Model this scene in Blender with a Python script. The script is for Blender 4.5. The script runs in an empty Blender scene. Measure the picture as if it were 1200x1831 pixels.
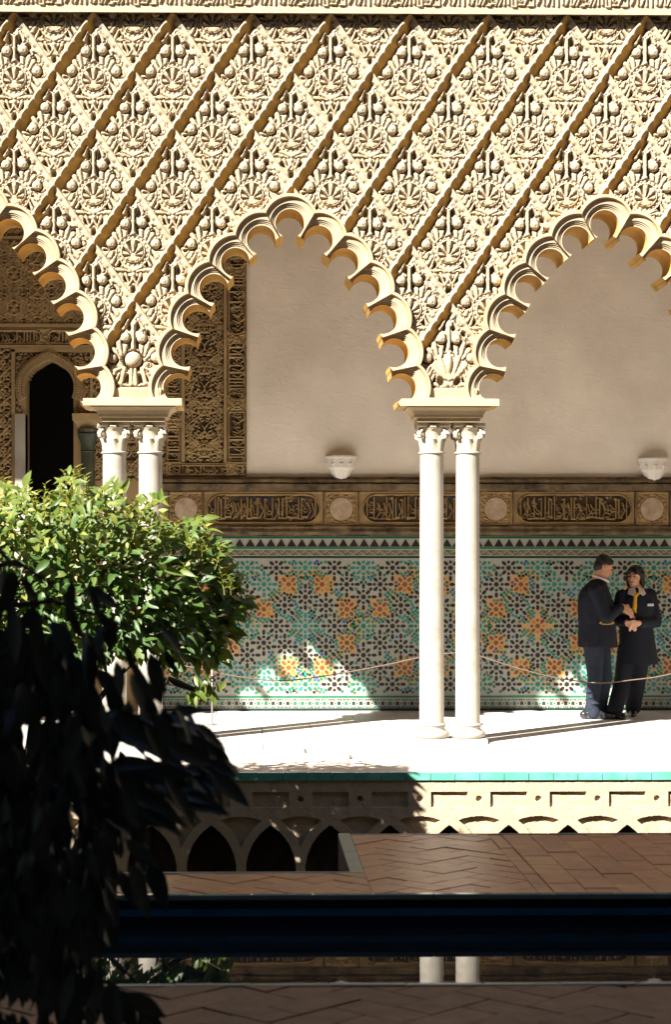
import bpy, bmesh, math, random
import numpy as np
from mathutils import Vector, Matrix

random.seed(7)
RNG = np.random.default_rng(7)
SC = bpy.context.scene
COL = SC.collection
PI = math.pi
R = math.radians

# ------------------------------------------------------------------ camera, sky, sun, exposure
F = 3300.0                 # focal length in photo pixels (photo 1200 x 1831)
HC = 1.58                  # eye height above the gallery floor
YAW = R(1.0)
HY = 1010.0                # horizon row
CX = 450 + F * math.tan(YAW)
cam_d = bpy.data.cameras.new('camera')
cam = bpy.data.objects.new('camera', cam_d)
COL.objects.link(cam)
cam.location = (0, 0, HC)
cam.rotation_euler = (R(90), 0, -YAW)
cam_d.sensor_fit = 'VERTICAL'
cam_d.sensor_height = 36.0
cam_d.sensor_width = 36.0
cam_d.lens = F / 1831 * 36.0
cam_d.shift_x = (600 - CX) / 1831
cam_d.shift_y = (HY - 915.5) / 1831
cam_d.clip_start = 0.05
cam_d.clip_end = 500
cam_d.dof.use_dof = True
cam_d.dof.focus_distance = 17.0
cam_d.dof.aperture_fstop = 4.0
SC.camera = cam

SUN_AZ, SUN_EL = R(41.4), R(39.1)
world = bpy.data.worlds.new('World')
SC.world = world
world.use_nodes = True
wn = world.node_tree
bg = wn.nodes['Background']
sky = wn.nodes.new('ShaderNodeTexSky')
sky.sky_type = 'NISHITA'
sky.sun_disc = False
sky.sun_elevation = SUN_EL
sky.sun_rotation = math.atan2(-math.sin(SUN_AZ), -math.cos(SUN_AZ)) % (2 * PI)
sky.air_density = 0.6
sky.dust_density = 0.0
wn.links.new(sky.outputs[0], bg.inputs[0])
bg.inputs[1].default_value = 0.05
sun_d = bpy.data.lights.new('sun', 'SUN')
sun_d.energy = 5.0
sun_d.angle = R(0.5)
sun_d.color = (1.0, 0.95, 0.87)
sun = bpy.data.objects.new('sun', sun_d)
COL.objects.link(sun)
SUN_DIR = Vector((-math.sin(SUN_AZ) * math.cos(SUN_EL), -math.cos(SUN_AZ) * math.cos(SUN_EL), math.sin(SUN_EL)))
sun.rotation_euler = (-SUN_DIR).to_track_quat('-Z', 'Y').to_euler()
sun.location = (-6, -2, 20)
SC.view_settings.view_transform = 'Standard'
SC.view_settings.look = 'None'
SC.view_settings.exposure = 1.98
SC.view_settings.gamma = 1.0
SC.view_settings.use_curve_mapping = False
SC.render.engine = 'CYCLES'
SC.cycles.max_bounces = 10
SC.cycles.diffuse_bounces = 6
SC.cycles.glossy_bounces = 4
SC.cycles.transmission_bounces = 6
SC.cycles.use_denoising = True
SC.cycles.sample_clamp_indirect = 8.0

# ------------------------------------------------------------------ where a photo point lies in the place
FWD = Vector((math.sin(YAW), math.cos(YAW), 0))
RGT = Vector((math.cos(YAW), -math.sin(YAW), 0))
def ray(px, py):
    return FWD + RGT * ((px - CX) / F) + Vector((0, 0, -(py - HY) / F))
def P(px, py, Y):
    d = ray(px, py)
    t = Y / d.y
    return Vector((d.x * t, Y, HC + d.z * t))
def G(px, py, z):
    d = ray(px, py)
    t = (z - HC) / d.z
    return Vector((d.x * t, d.y * t, z))
def PX(px, Y): return P(px, HY, Y).x
def PZ(py, Y): return P(CX, py, Y).z

YF = 16.10                 # front plane of the arcade
YC = 16.36                 # column axis
YB = 20.0                  # back wall of the gallery
S = YF / F

# ------------------------------------------------------------------ materials
def mat(name, col, rough=0.8, var=0.15, scale=8.0, bump=0.0, bscale=60.0, col2=None, c2scale=2.0, c2lo=0.45, c2hi=0.7,
        spec=0.3, bdist=0.01, coat=0.0, metallic=0.0, detail=6.0, ramp3=None):
    m = bpy.data.materials.new(name)
    m.use_nodes = True
    nt = m.node_tree
    b = nt.nodes['Principled BSDF']
    b.inputs['Roughness'].default_value = rough
    b.inputs['Specular IOR Level'].default_value = spec
    b.inputs['Coat Weight'].default_value = coat
    b.inputs['Coat Roughness'].default_value = 0.12
    b.inputs['Metallic'].default_value = metallic
    tc = nt.nodes.new('ShaderNodeTexCoord')
    n = nt.nodes.new('ShaderNodeTexNoise')
    n.inputs['Scale'].default_value = scale
    n.inputs['Detail'].default_value = detail
    nt.links.new(tc.outputs['Object'], n.inputs['Vector'])
    mr = nt.nodes.new('ShaderNodeMapRange')
    mr.inputs[1].default_value = 0.25; mr.inputs[2].default_value = 0.75
    mr.inputs[3].default_value = 1 - var; mr.inputs[4].default_value = 1 + var
    nt.links.new(n.outputs[0], mr.inputs[0])
    base = None
    rgb = nt.nodes.new('ShaderNodeRGB'); rgb.outputs[0].default_value = (*col, 1)
    base = rgb.outputs[0]
    if col2 is not None:
        n2 = nt.nodes.new('ShaderNodeTexNoise'); n2.inputs['Scale'].default_value = c2scale; n2.inputs['Detail'].default_value = 8
        n2.inputs['Roughness'].default_value = 0.65
        nt.links.new(tc.outputs['Object'], n2.inputs['Vector'])
        r2 = nt.nodes.new('ShaderNodeMapRange'); r2.inputs[1].default_value = c2lo; r2.inputs[2].default_value = c2hi
        nt.links.new(n2.outputs[0], r2.inputs[0])
        mx = nt.nodes.new('ShaderNodeMix'); mx.data_type = 'RGBA'
        nt.links.new(r2.outputs[0], mx.inputs[0])
        nt.links.new(base, mx.inputs[6]); mx.inputs[7].default_value = (*col2, 1)
        base = mx.outputs[2]
    mul = nt.nodes.new('ShaderNodeMix'); mul.data_type = 'RGBA'; mul.blend_type = 'MULTIPLY'
    mul.inputs[0].default_value = 1.0
    nt.links.new(base, mul.inputs[6]); nt.links.new(mr.outputs[0], mul.inputs[7])
    nt.links.new(mul.outputs[2], b.inputs['Base Color'])
    if bump > 0:
        nb = nt.nodes.new('ShaderNodeTexNoise'); nb.inputs['Scale'].default_value = bscale; nb.inputs['Detail'].default_value = 8
        nt.links.new(tc.outputs['Object'], nb.inputs['Vector'])
        bp = nt.nodes.new('ShaderNodeBump'); bp.inputs['Strength'].default_value = bump; bp.inputs['Distance'].default_value = bdist
        nt.links.new(nb.outputs[0], bp.inputs['Height'])
        nt.links.new(bp.outputs[0], b.inputs['Normal'])
    return m

M = {}
M['stucco'] = mat('carved_stucco', (.385, .312, .214), .9, .15, 9, .35, 90, col2=(.285, .205, .112), c2scale=5, c2lo=.52, c2hi=.78, bdist=.006)
M['ochre'] = mat('ochre_wash_and_bounce_tint', (.52, .31, .085), .9, .14, 9, .3, 80, col2=(.38, .22, .07), c2scale=5, bdist=.005)  # soffit ochre; on rib flanks and rims it paints in warm bounced light
M['stucco_back'] = mat('aged_stucco', (.40, .285, .145), .9, .22, 6, .4, 80, col2=(.27, .18, .085), c2scale=3, bdist=.006)
M['ground_blue'] = mat('blue_painted_ground', (.030, .042, .080), .85, .3, 14, col2=(.085, .055, .028), c2scale=11, c2lo=.34, c2hi=.54)
M['ground_dark'] = mat('dark_painted_ground', (.06, .04, .022), .9, .3, 14)
M['gilt'] = mat('worn_gilded_stucco', (.36, .24, .105), .75, .3, 10, .4, 70, col2=(.17, .105, .05), c2scale=5, bdist=.006)
M['moulding'] = mat('dark_stone_moulding', (.17, .115, .06), .85, .35, 9, .6, 45, col2=(.05, .036, .022), c2scale=6, c2lo=.42, c2hi=.66, bdist=.012)
M['medallion'] = mat('worn_medallion_plaster', (.45, .34, .24), .85, .15, 12, .3, 50, col2=(.33, .22, .15), c2scale=9)
M['marble'] = mat('white_marble', (.60, .56, .50), .35, .05, 3, .0, col2=(.66, .63, .58), c2scale=2.2, c2lo=.55, c2hi=.85, spec=.4)
M['marble_col'] = mat('white_marble_shaft', (.40, .37, .315), .4, .12, 4, .1, 60, col2=(.27, .225, .165), c2scale=3.5, c2lo=.5, c2hi=.78, bdist=.003)
M['marble_cap'] = mat('carved_marble', (.47, .41, .31), .6, .1, 10, .25, 80, col2=(.50, .36, .2), c2scale=9, c2lo=.58, c2hi=.8, bdist=.004)
M['impost'] = mat('impost_stone', (.46, .355, .22), .7, .08, 8, .25, 70, col2=(.42, .29, .15), c2scale=6, c2lo=.52, c2hi=.8, bdist=.004)
M['slab'] = mat('marble_slab', (.64, .61, .57), .42, .10, 2.5, .06, 40, col2=(.56, .53, .49), c2scale=1.6, spec=.4)
M['slab_grey'] = mat('greyish_marble_slab', (.63, .61, .58), .4, .10, 2.5, .06, 40, col2=(.50, .48, .45), c2scale=1.6, spec=.4)
M['slab_pink'] = mat('rosy_marble_slab', (.62, .52, .43), .5, .06, 3, .08, 40, col2=(.66, .57, .49), c2scale=1.5)
M['green_tile'] = mat('green_glazed_tile', (.10, .34, .26), .18, .22, 7, .12, 30, col2=(.16, .42, .34), c2scale=6, spec=.5)
M['planter'] = mat('planter_plaster', (.40, .32, .22), .9, .12, 5, .5, 50, col2=(.30, .22, .13), c2scale=4, c2lo=.55, c2hi=.82, bdist=.008)
M['brick'] = mat('worn_brick', (.46, .205, .095), .34, .25, 12, .5, 40, col2=(.44, .22, .11), c2scale=3, bdist=.006, spec=.38)
M['brick2'] = mat('brown_brick', (.39, .17, .078), .34, .25, 12, .5, 40, col2=(.38, .19, .10), c2scale=3, bdist=.006, spec=.5)
M['brick3'] = mat('orange_brick', (.52, .25, .105), .34, .25, 12, .5, 40, col2=(.34, .16, .08), c2scale=3, bdist=.006, spec=.5)
M['brick_near'] = mat('shade_darkened_worn_brick', (.125, .056, .030), .6, .3, 12, .5, 40, col2=(.17, .085, .05), c2scale=3, bdist=.006, spec=.3)  # shade of the near walk put into the brick colour
M['brick_near2'] = mat('shade_darkened_brick', (.10, .048, .028), .6, .3, 12, .5, 40, col2=(.14, .07, .04), c2scale=3, bdist=.006, spec=.3)  # second near brick, also darkened for the shade there
M['mortar'] = mat('dark_mortar', (.075, .055, .04), .95, .3, 20)
M['coping'] = mat('grey_green_coping', (.20, .23, .19), .35, .18, 6, .15, 40, spec=.5)
M['soil'] = mat('soil_and_dark_openings', (.05, .038, .025), .95, .4, 9, .8, 20, bdist=.03)
M['pool_tile'] = mat('dark_blue_pool_tile', (.006, .011, .028), .3, .3, 8)
M['pool_blue'] = mat('blue_glazed_tile', (.008, .10, .18), .25, .3, 5, spec=.5)
M['wing'] = mat('wing_plaster', (.22, .18, .13), .9, .1, 3)
M['ceiling'] = mat('dark_wood_ceiling', (.34, .24, .15), .8, .3, 4)
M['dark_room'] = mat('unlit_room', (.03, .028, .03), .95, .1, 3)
M['grout'] = mat('pale_tile_ground', (.33, .33, .28), .4, .10, 20, spec=.3)
M['grout_o'] = mat('honey_tile_ground', (.46, .28, .125), .35, .12, 20, spec=.45)
tilecols = {'black': (.028, .020, .018), 'brown': (.20, .075, .022), 'orange': (.40, .19, .045), 'green': (.02, .15, .085), 'teal': (.03, .20, .175),
            'blue': (.03, .10, .26), 'grey': (.10, .13, .12), 'olive': (.13, .12, .06), 'red': (.22, .06, .035), 'white': (.60, .57, .50), 'deep': (.012, .035, .03),
            'cream': (.50, .45, .37)}
for k, c in tilecols.items():
    M['t_' + k] = mat('tile_' + k, c, .34, .22, 25, spec=.32)
M['trunk'] = mat('bark', (.07, .05, .035), .95, .3, 12, .7, 30)
M['rope'] = mat('twisted_rope', (.13, .095, .07), .85, .2, 60, .5, 160)
M['steel'] = mat('brushed_post', (.35, .33, .30), .4, .1, 20, metallic=.8)
M['lamp'] = mat('alabaster', (.74, .69, .62), .5, .05, 10, .15, 40)
M['navy'] = mat('navy_wool', (.0045, .006, .013), .8, .35, 9, .6, 11, bdist=.03)
M['trouser'] = mat('blue_grey_trouser', (.016, .022, .035), .85, .3, 10, .6, 12, bdist=.03)
M['trouser_dark'] = mat('dark_trouser', (.007, .008, .013), .85, .2, 10)
M['skin_man'] = mat('tan_skin', (.42, .21, .12), .5, .08, 20)
M['skin_woman'] = mat('warm_skin', (.52, .28, .17), .5, .08, 20)
M['hair'] = mat('dark_hair', (.012, .010, .011), .45, .3, 60, .4, 150)
M['shoe'] = mat('black_leather_shoe', (.02, .02, .022), .22, .2, 20, spec=.6)
M['shirt'] = mat('pale_shirt', (.62, .56, .53), .8, .05, 20)
M['scarf'] = mat('yellow_scarf', (.62, .34, .02), .7, .15, 30)
M['trim'] = mat('yellow_piping', (.50, .30, .06), .6, .1, 30)
M['badge'] = mat('white_badge', (.75, .75, .76), .3, .02, 30)
M['ink'] = mat('dark_ink', (.05, .05, .07), .6, .02, 30)
M['eye'] = mat('dark_eye', (.02, .015, .012), .15, .02, 30)
M['lip'] = mat('lip', (.35, .12, .09), .5, .05, 30)

# trowelled plaster of the back wall: broad colour drift, trowel ridges in the relief
def plaster():
    m = mat('trowelled_plaster', (.86, .785, .69), .9, .10, 1.6, 0, col2=(.72, .635, .53), c2scale=1.1, c2lo=.42, c2hi=.78)
    nt = m.node_tree; b = nt.nodes['Principled BSDF']
    tc = nt.nodes.new('ShaderNodeTexCoord')
    mp = nt.nodes.new('ShaderNodeMapping'); mp.inputs['Scale'].default_value = (1.0, 1, 2.6); mp.inputs['Rotation'].default_value = (0, .25, 0)
    nt.links.new(tc.outputs['Object'], mp.inputs[0])
    n = nt.nodes.new('ShaderNodeTexNoise'); n.inputs['Scale'].default_value = 3.6; n.inputs['Detail'].default_value = 3; n.inputs['Distortion'].default_value = 1.6
    nt.links.new(mp.outputs[0], n.inputs['Vector'])
    rp = nt.nodes.new('ShaderNodeValToRGB')
    e = rp.color_ramp.elements
    e[0].position = .50; e[0].color = (0, 0, 0, 1); e[1].position = .56; e[1].color = (1, 1, 1, 1)
    x = rp.color_ramp.elements.new(.68); x.color = (.15, .15, .15, 1)
    nt.links.new(n.outputs[0], rp.inputs[0])
    n2 = nt.nodes.new('ShaderNodeTexNoise'); n2.inputs['Scale'].default_value = 14; n2.inputs['Detail'].default_value = 6
    nt.links.new(tc.outputs['Object'], n2.inputs['Vector'])
    ad = nt.nodes.new('ShaderNodeMath'); ad.operation = 'MULTIPLY_ADD'; ad.inputs[1].default_value = .35
    nt.links.new(n2.outputs[0], ad.inputs[0]); nt.links.new(rp.outputs[0], ad.inputs[2])
    bp = nt.nodes.new('ShaderNodeBump'); bp.inputs['Strength'].default_value = .13; bp.inputs['Distance'].default_value = .012
    nt.links.new(ad.outputs[0], bp.inputs['Height']); nt.links.new(bp.outputs[0], b.inputs['Normal'])
    return m
M['plaster'] = plaster()

def leafmat(name, col, trans, tcol, rough=.38):
    m = bpy.data.materials.new(name); m.use_nodes = True
    nt = m.node_tree; b = nt.nodes['Principled BSDF']; out = nt.nodes['Material Output']
    b.inputs['Roughness'].default_value = rough; b.inputs['Specular IOR Level'].default_value = .5
    tc = nt.nodes.new('ShaderNodeTexCoord'); n = nt.nodes.new('ShaderNodeTexNoise'); n.inputs['Scale'].default_value = 5
    nt.links.new(tc.outputs['Object'], n.inputs['Vector'])
    rp = nt.nodes.new('ShaderNodeMix'); rp.data_type = 'RGBA'
    rp.inputs[6].default_value = (*[c * .7 for c in col], 1); rp.inputs[7].default_value = (*[c * 1.35 for c in col], 1)
    nt.links.new(n.outputs[0], rp.inputs[0]); nt.links.new(rp.outputs[2], b.inputs['Base Color'])
    t = nt.nodes.new('ShaderNodeBsdfTranslucent'); t.inputs[0].default_value = (*tcol, 1)
    mx = nt.nodes.new('ShaderNodeMixShader'); mx.inputs[0].default_value = trans
    nt.links.new(b.outputs[0], mx.inputs[1]); nt.links.new(t.outputs[0], mx.inputs[2]); nt.links.new(mx.outputs[0], out.inputs[0])
    return m
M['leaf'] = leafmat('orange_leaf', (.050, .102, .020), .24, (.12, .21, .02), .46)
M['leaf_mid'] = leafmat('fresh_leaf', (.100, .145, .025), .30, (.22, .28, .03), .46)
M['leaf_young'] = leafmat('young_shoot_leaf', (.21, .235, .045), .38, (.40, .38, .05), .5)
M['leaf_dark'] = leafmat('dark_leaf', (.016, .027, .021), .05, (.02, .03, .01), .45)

def water():
    m = bpy.data.materials.new('pool_water'); m.use_nodes = True
    nt = m.node_tree; b = nt.nodes['Principled BSDF']
    b.inputs['Base Color'].default_value = (.004, .009, .014, 1); b.inputs['Roughness'].default_value = .015; b.inputs['IOR'].default_value = 1.33
    b.inputs['Specular IOR Level'].default_value = .5
    tc = nt.nodes.new('ShaderNodeTexCoord'); n = nt.nodes.new('ShaderNodeTexNoise'); n.inputs['Scale'].default_value = 3.5; n.inputs['Detail'].default_value = 2
    nt.links.new(tc.outputs['Object'], n.inputs['Vector'])
    bp = nt.nodes.new('ShaderNodeBump'); bp.inputs['Strength'].default_value = .05; bp.inputs['Distance'].default_value = .004
    nt.links.new(n.outputs[0], bp.inputs['Height']); nt.links.new(bp.outputs[0], b.inputs['Normal'])
    return m
M['water'] = water()

# ------------------------------------------------------------------ object helpers
LOC = {}
def link(o, parent=None):
    COL.objects.link(o)
    if parent is not None:
        o.parent = parent
        o.matrix_parent_inverse = Matrix.Translation(-LOC.get(parent.name, Vector((0, 0, 0))))
    return o
def thing(name, label, cat, loc=(0, 0, 0), group=None, rz=0):
    o = bpy.data.objects.new(name, None); COL.objects.link(o)
    o.location = loc; LOC[o.name] = Vector(loc)
    o['label'] = label; o['category'] = cat
    if group: o['group'] = group
    return o
def tag(o, label, cat, group=None):
    o['label'] = label; o['category'] = cat
    if group: o['group'] = group
    return o
def struct(o):
    o['kind'] = 'structure'; return o
def stuff(o):
    o['kind'] = 'stuff'; return o
def mesh_np(name, V, Fq, mats, parent=None, smooth=False, sharp=None, fmat=None):
    """V (n,3); Fq list/array of equal-length faces."""
    me = bpy.data.meshes.new(name)
    V = np.asarray(V, dtype=np.float32); Fq = np.asarray(Fq, dtype=np.int32)
    me.vertices.add(len(V)); me.vertices.foreach_set('co', V.ravel())
    k = Fq.shape[1]
    me.loops.add(Fq.size); me.loops.foreach_set('vertex_index', Fq.ravel())
    me.polygons.add(len(Fq)); me.polygons.foreach_set('loop_start', np.arange(0, Fq.size, k, dtype=np.int32))
    if fmat is not None: me.polygons.foreach_set('material_index', np.asarray(fmat, dtype=np.int32))
    me.update(calc_edges=True); me.validate()
    me.polygons.foreach_set('use_smooth', np.full(len(me.polygons), smooth))
    for m in (mats if isinstance(mats, (list, tuple)) else [mats]): me.materials.append(m)
    if smooth and sharp: me.set_sharp_from_angle(angle=R(sharp))
    return link(bpy.data.objects.new(name, me), parent)
def mesh_py(name, V, Fs, mats, parent=None, smooth=False, sharp=None, fmat=None):
    me = bpy.data.meshes.new(name); me.from_pydata([tuple(v) for v in V], [], Fs)
    for m in (mats if isinstance(mats, (list, tuple)) else [mats]): me.materials.append(m)
    if fmat is not None: me.polygons.foreach_set('material_index', np.asarray(fmat, dtype=np.int32))
    me.polygons.foreach_set('use_smooth', np.full(len(me.polygons), smooth)); me.update()
    if smooth and sharp: me.set_sharp_from_angle(angle=R(sharp))
    return link(bpy.data.objects.new(name, me), parent)
class MB:
    def __init__(s): s.V = []; s.Fs = []; s.fm = []
    def add(s, V, Fs, mi=0):
        n = len(s.V); s.V += [tuple(v) for v in V]; s.Fs += [tuple(i + n for i in f) for f in Fs]; s.fm += [mi] * len(Fs)
    def box(s, x0, x1, y0, y1, z0, z1, mi=0, bev=0):
        if bev:
            b = bev
            V = []
            for z, q in ((z0, b), (z0 + b, 0), (z1 - b, 0), (z1, b)):
                V += [(x0 + q, y0 + q, z), (x1 - q, y0 + q, z), (x1 - q, y1 - q, z), (x0 + q, y1 - q, z)]
            Fs = [(3, 2, 1, 0), (12, 13, 14, 15)]
            for k in range(3):
                for i in range(4):
                    j = (i + 1) % 4; Fs.append((4 * k + i, 4 * k + j, 4 * k + 4 + j, 4 * k + 4 + i))
            s.add(V, Fs, mi); return
        V = [(x0, y0, z0), (x1, y0, z0), (x1, y1, z0), (x0, y1, z0), (x0, y0, z1), (x1, y0, z1), (x1, y1, z1), (x0, y1, z1)]
        s.add(V, [(3, 2, 1, 0), (4, 5, 6, 7), (0, 1, 5, 4), (1, 2, 6, 5), (2, 3, 7, 6), (3, 0, 4, 7)], mi)
    def prism(s, poly, z0, z1, mi=0, inset=0.0):
        """poly: list of (x,y) CCW; extruded from z0 to z1 with an inset top edge."""
        n = len(poly); cx = sum(p[0] for p in poly) / n; cy = sum(p[1] for p in poly) / n
        def ins(p):
            d = math.hypot(p[0] - cx, p[1] - cy) or 1; k = max(0, 1 - inset / d); return (cx + (p[0] - cx) * k, cy + (p[1] - cy) * k)
        V = [(p[0], p[1], z0) for p in poly] + [(p[0], p[1], z1 - inset * .6) for p in poly] + [(*ins(p), z1) for p in poly]
        Fs = [tuple(range(2 * n, 3 * n))]
        for k in (0, 1):
            for i in range(n):
                j = (i + 1) % n; Fs.append((k * n + i, k * n + j, k * n + n + j, k * n + n + i))
        s.add(V, Fs, mi)
    def wallpiece(s, poly, y0, y1, mi=0):
        """poly of (x,z) CCW seen from the camera side (-y); front at y1 < y0."""
        n = len(poly)
        V = [(p[0], y1, p[1]) for p in poly] + [(p[0], y0, p[1]) for p in poly]
        Fs = [tuple(range(n))] + [(i, i + n, (i + 1) % n + n, (i + 1) % n) for i in range(n)]
        s.add(V, Fs, mi)
    def lathe(s, prof, n=32, mi=0, c=(0, 0)):
        V = []; Fs = []
        for r, z in prof:
            for i in range(n):
                a = 2 * PI * i / n; V.append((c[0] + r * math.cos(a), c[1] + r * math.sin(a), z))
        for k in range(len(prof) - 1):
            for i in range(n):
                j = (i + 1) % n; Fs.append((k * n + i, k * n + j, (k + 1) * n + j, (k + 1) * n + i))
        Fs.append(tuple(range((len(prof) - 1) * n, len(prof) * n)))
        s.add(V, Fs, mi)
    def tube(s, pts, rad, n=8, mi=0):
        pts = [Vector(p) for p in pts]; V = []; Fs = []
        for i, p in enumerate(pts):
            t = (pts[min(i + 1, len(pts) - 1)] - pts[max(i - 1, 0)]).normalized()
            u = t.cross(Vector((0, 0, 1)))
            if u.length < .01: u = t.cross(Vector((1, 0, 0)))
            u.normalize(); w = t.cross(u); r = rad[i] if isinstance(rad, (list, tuple)) else rad
            for k in range(n):
                a = 2 * PI * k / n; V.append(p + u * (r * math.cos(a)) + w * (r * math.sin(a)))
        for i in range(len(pts) - 1):
            for k in range(n):
                j = (k + 1) % n; Fs.append((i * n + k, i * n + j, (i + 1) * n + j, (i + 1) * n + k))
        Fs.append(tuple(range(n))[::-1]); Fs.append(tuple(range((len(pts) - 1) * n, len(pts) * n)))
        s.add(V, Fs, mi)
    def loft(s, rings, mi=0, cap=True):
        n = len(rings[0]); V = [v for r in rings for v in r]; Fs = []
        for k in range(len(rings) - 1):
            for i in range(n):
                j = (i + 1) % n; Fs.append((k * n + i, k * n + j, (k + 1) * n + j, (k + 1) * n + i))
        if cap: Fs.append(tuple(range(n))[::-1]); Fs.append(tuple(range((len(rings) - 1) * n, len(rings) * n)))
        s.add(V, Fs, mi)
    def build(s, name, mats, parent=None, smooth=False, sharp=None):
        o = mesh_py(name, s.V, s.Fs, mats, parent, smooth, sharp, s.fm)
        bm = bmesh.new(); bm.from_mesh(o.data); bmesh.ops.recalc_face_normals(bm, faces=bm.faces); bm.to_mesh(o.data); bm.free()
        if smooth and sharp: o.data.set_sharp_from_angle(angle=R(sharp))
        return o
def dup(root, loc, label=None, name=None):
    r = root.copy(); COL.objects.link(r); r.location = loc
    if label: r['label'] = label
    for ch in list(root.children):
        c = ch.copy(); COL.objects.link(c); c.parent = r; c.matrix_parent_inverse = Matrix.Identity(4)
        for g in list(ch.children):
            d = g.copy(); COL.objects.link(d); d.parent = c; d.matrix_parent_inverse = Matrix.Identity(4)
    return r

# ------------------------------------------------------------------ relief fields (arrays in photo pixels, x right, y down)
def sst(a, b, x):
    t = np.clip((x - a) / (b - a), 0, 1); return t * t * (3 - 2 * t)
def dcap(x, y, x1, y1, x2, y2, r1=0., r2=None):
    r2 = r1 if r2 is None else r2
    dx, dy = x2 - x1, y2 - y1; L = dx * dx + dy * dy + 1e-9
    t = np.clip(((x - x1) * dx + (y - y1) * dy) / L, 0, 1)
    return np.hypot(x - x1 - t * dx, y - y1 - t * dy) - (r1 + (r2 - r1) * t)
def ddisc(x, y, cx, cy, r): return np.hypot(x - cx, y - cy) - r
def dell(x, y, cx, cy, a, b, th):
    c, s_ = math.cos(th), math.sin(th); u = (x - cx) * c + (y - cy) * s_; v = -(x - cx) * s_ + (y - cy) * c
    return (np.hypot(u / a, v / b) - 1) * min(a, b)
def raise_(H, d, h, soft=1.6):
    """lift H to height h inside the shape with rounded shoulder"""
    return np.maximum(H, h * sst(soft * .5, -soft, d))
def dome(H, d, r, h, base=0.):
    k = np.clip((d + r) / r, 0, 1)
    return np.maximum(H, np.where(d < 0, base + (h - base) * np.sqrt(np.clip(1 - k * k, 0, 1)), 0))
def spiral(H, x, y, cx, cy, r, turns, a0, hand, w, h):
    th = np.linspace(0, turns * 2 * PI, int(14 * turns) + 2)
    for i in range(len(th) - 1):
        ra = r * (1 - .85 * th[i] / th[-1]); rb = r * (1 - .85 * th[i + 1] / th[-1])
        aa, ab = a0 + hand * th[i], a0 + hand * th[i + 1]
        H = raise_(H, dcap(x, y, cx + ra * math.cos(aa), cy + ra * math.sin(aa), cx + rb * math.cos(ab), cy + rb * math.sin(ab), w), h)
    return H
def vnoise(x, y, sc, seed):
    rg = np.random.default_rng(seed); g = rg.random((64, 64))
    u, v = x / sc + 1000, y / sc + 1000; i, j = np.floor(u).astype(int), np.floor(v).astype(int); fu, fv = u - i, v - j
    fu = fu * fu * (3 - 2 * fu); fv = fv * fv * (3 - 2 * fv)
    a = g[i % 64, j % 64]; b = g[(i + 1) % 64, j % 64]; c = g[i % 64, (j + 1) % 64]; d = g[(i + 1) % 64, (j + 1) % 64]
    return (a * (1 - fu) + b * fu) * (1 - fv) + (c * (1 - fu) + d * fu) * fv

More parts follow.
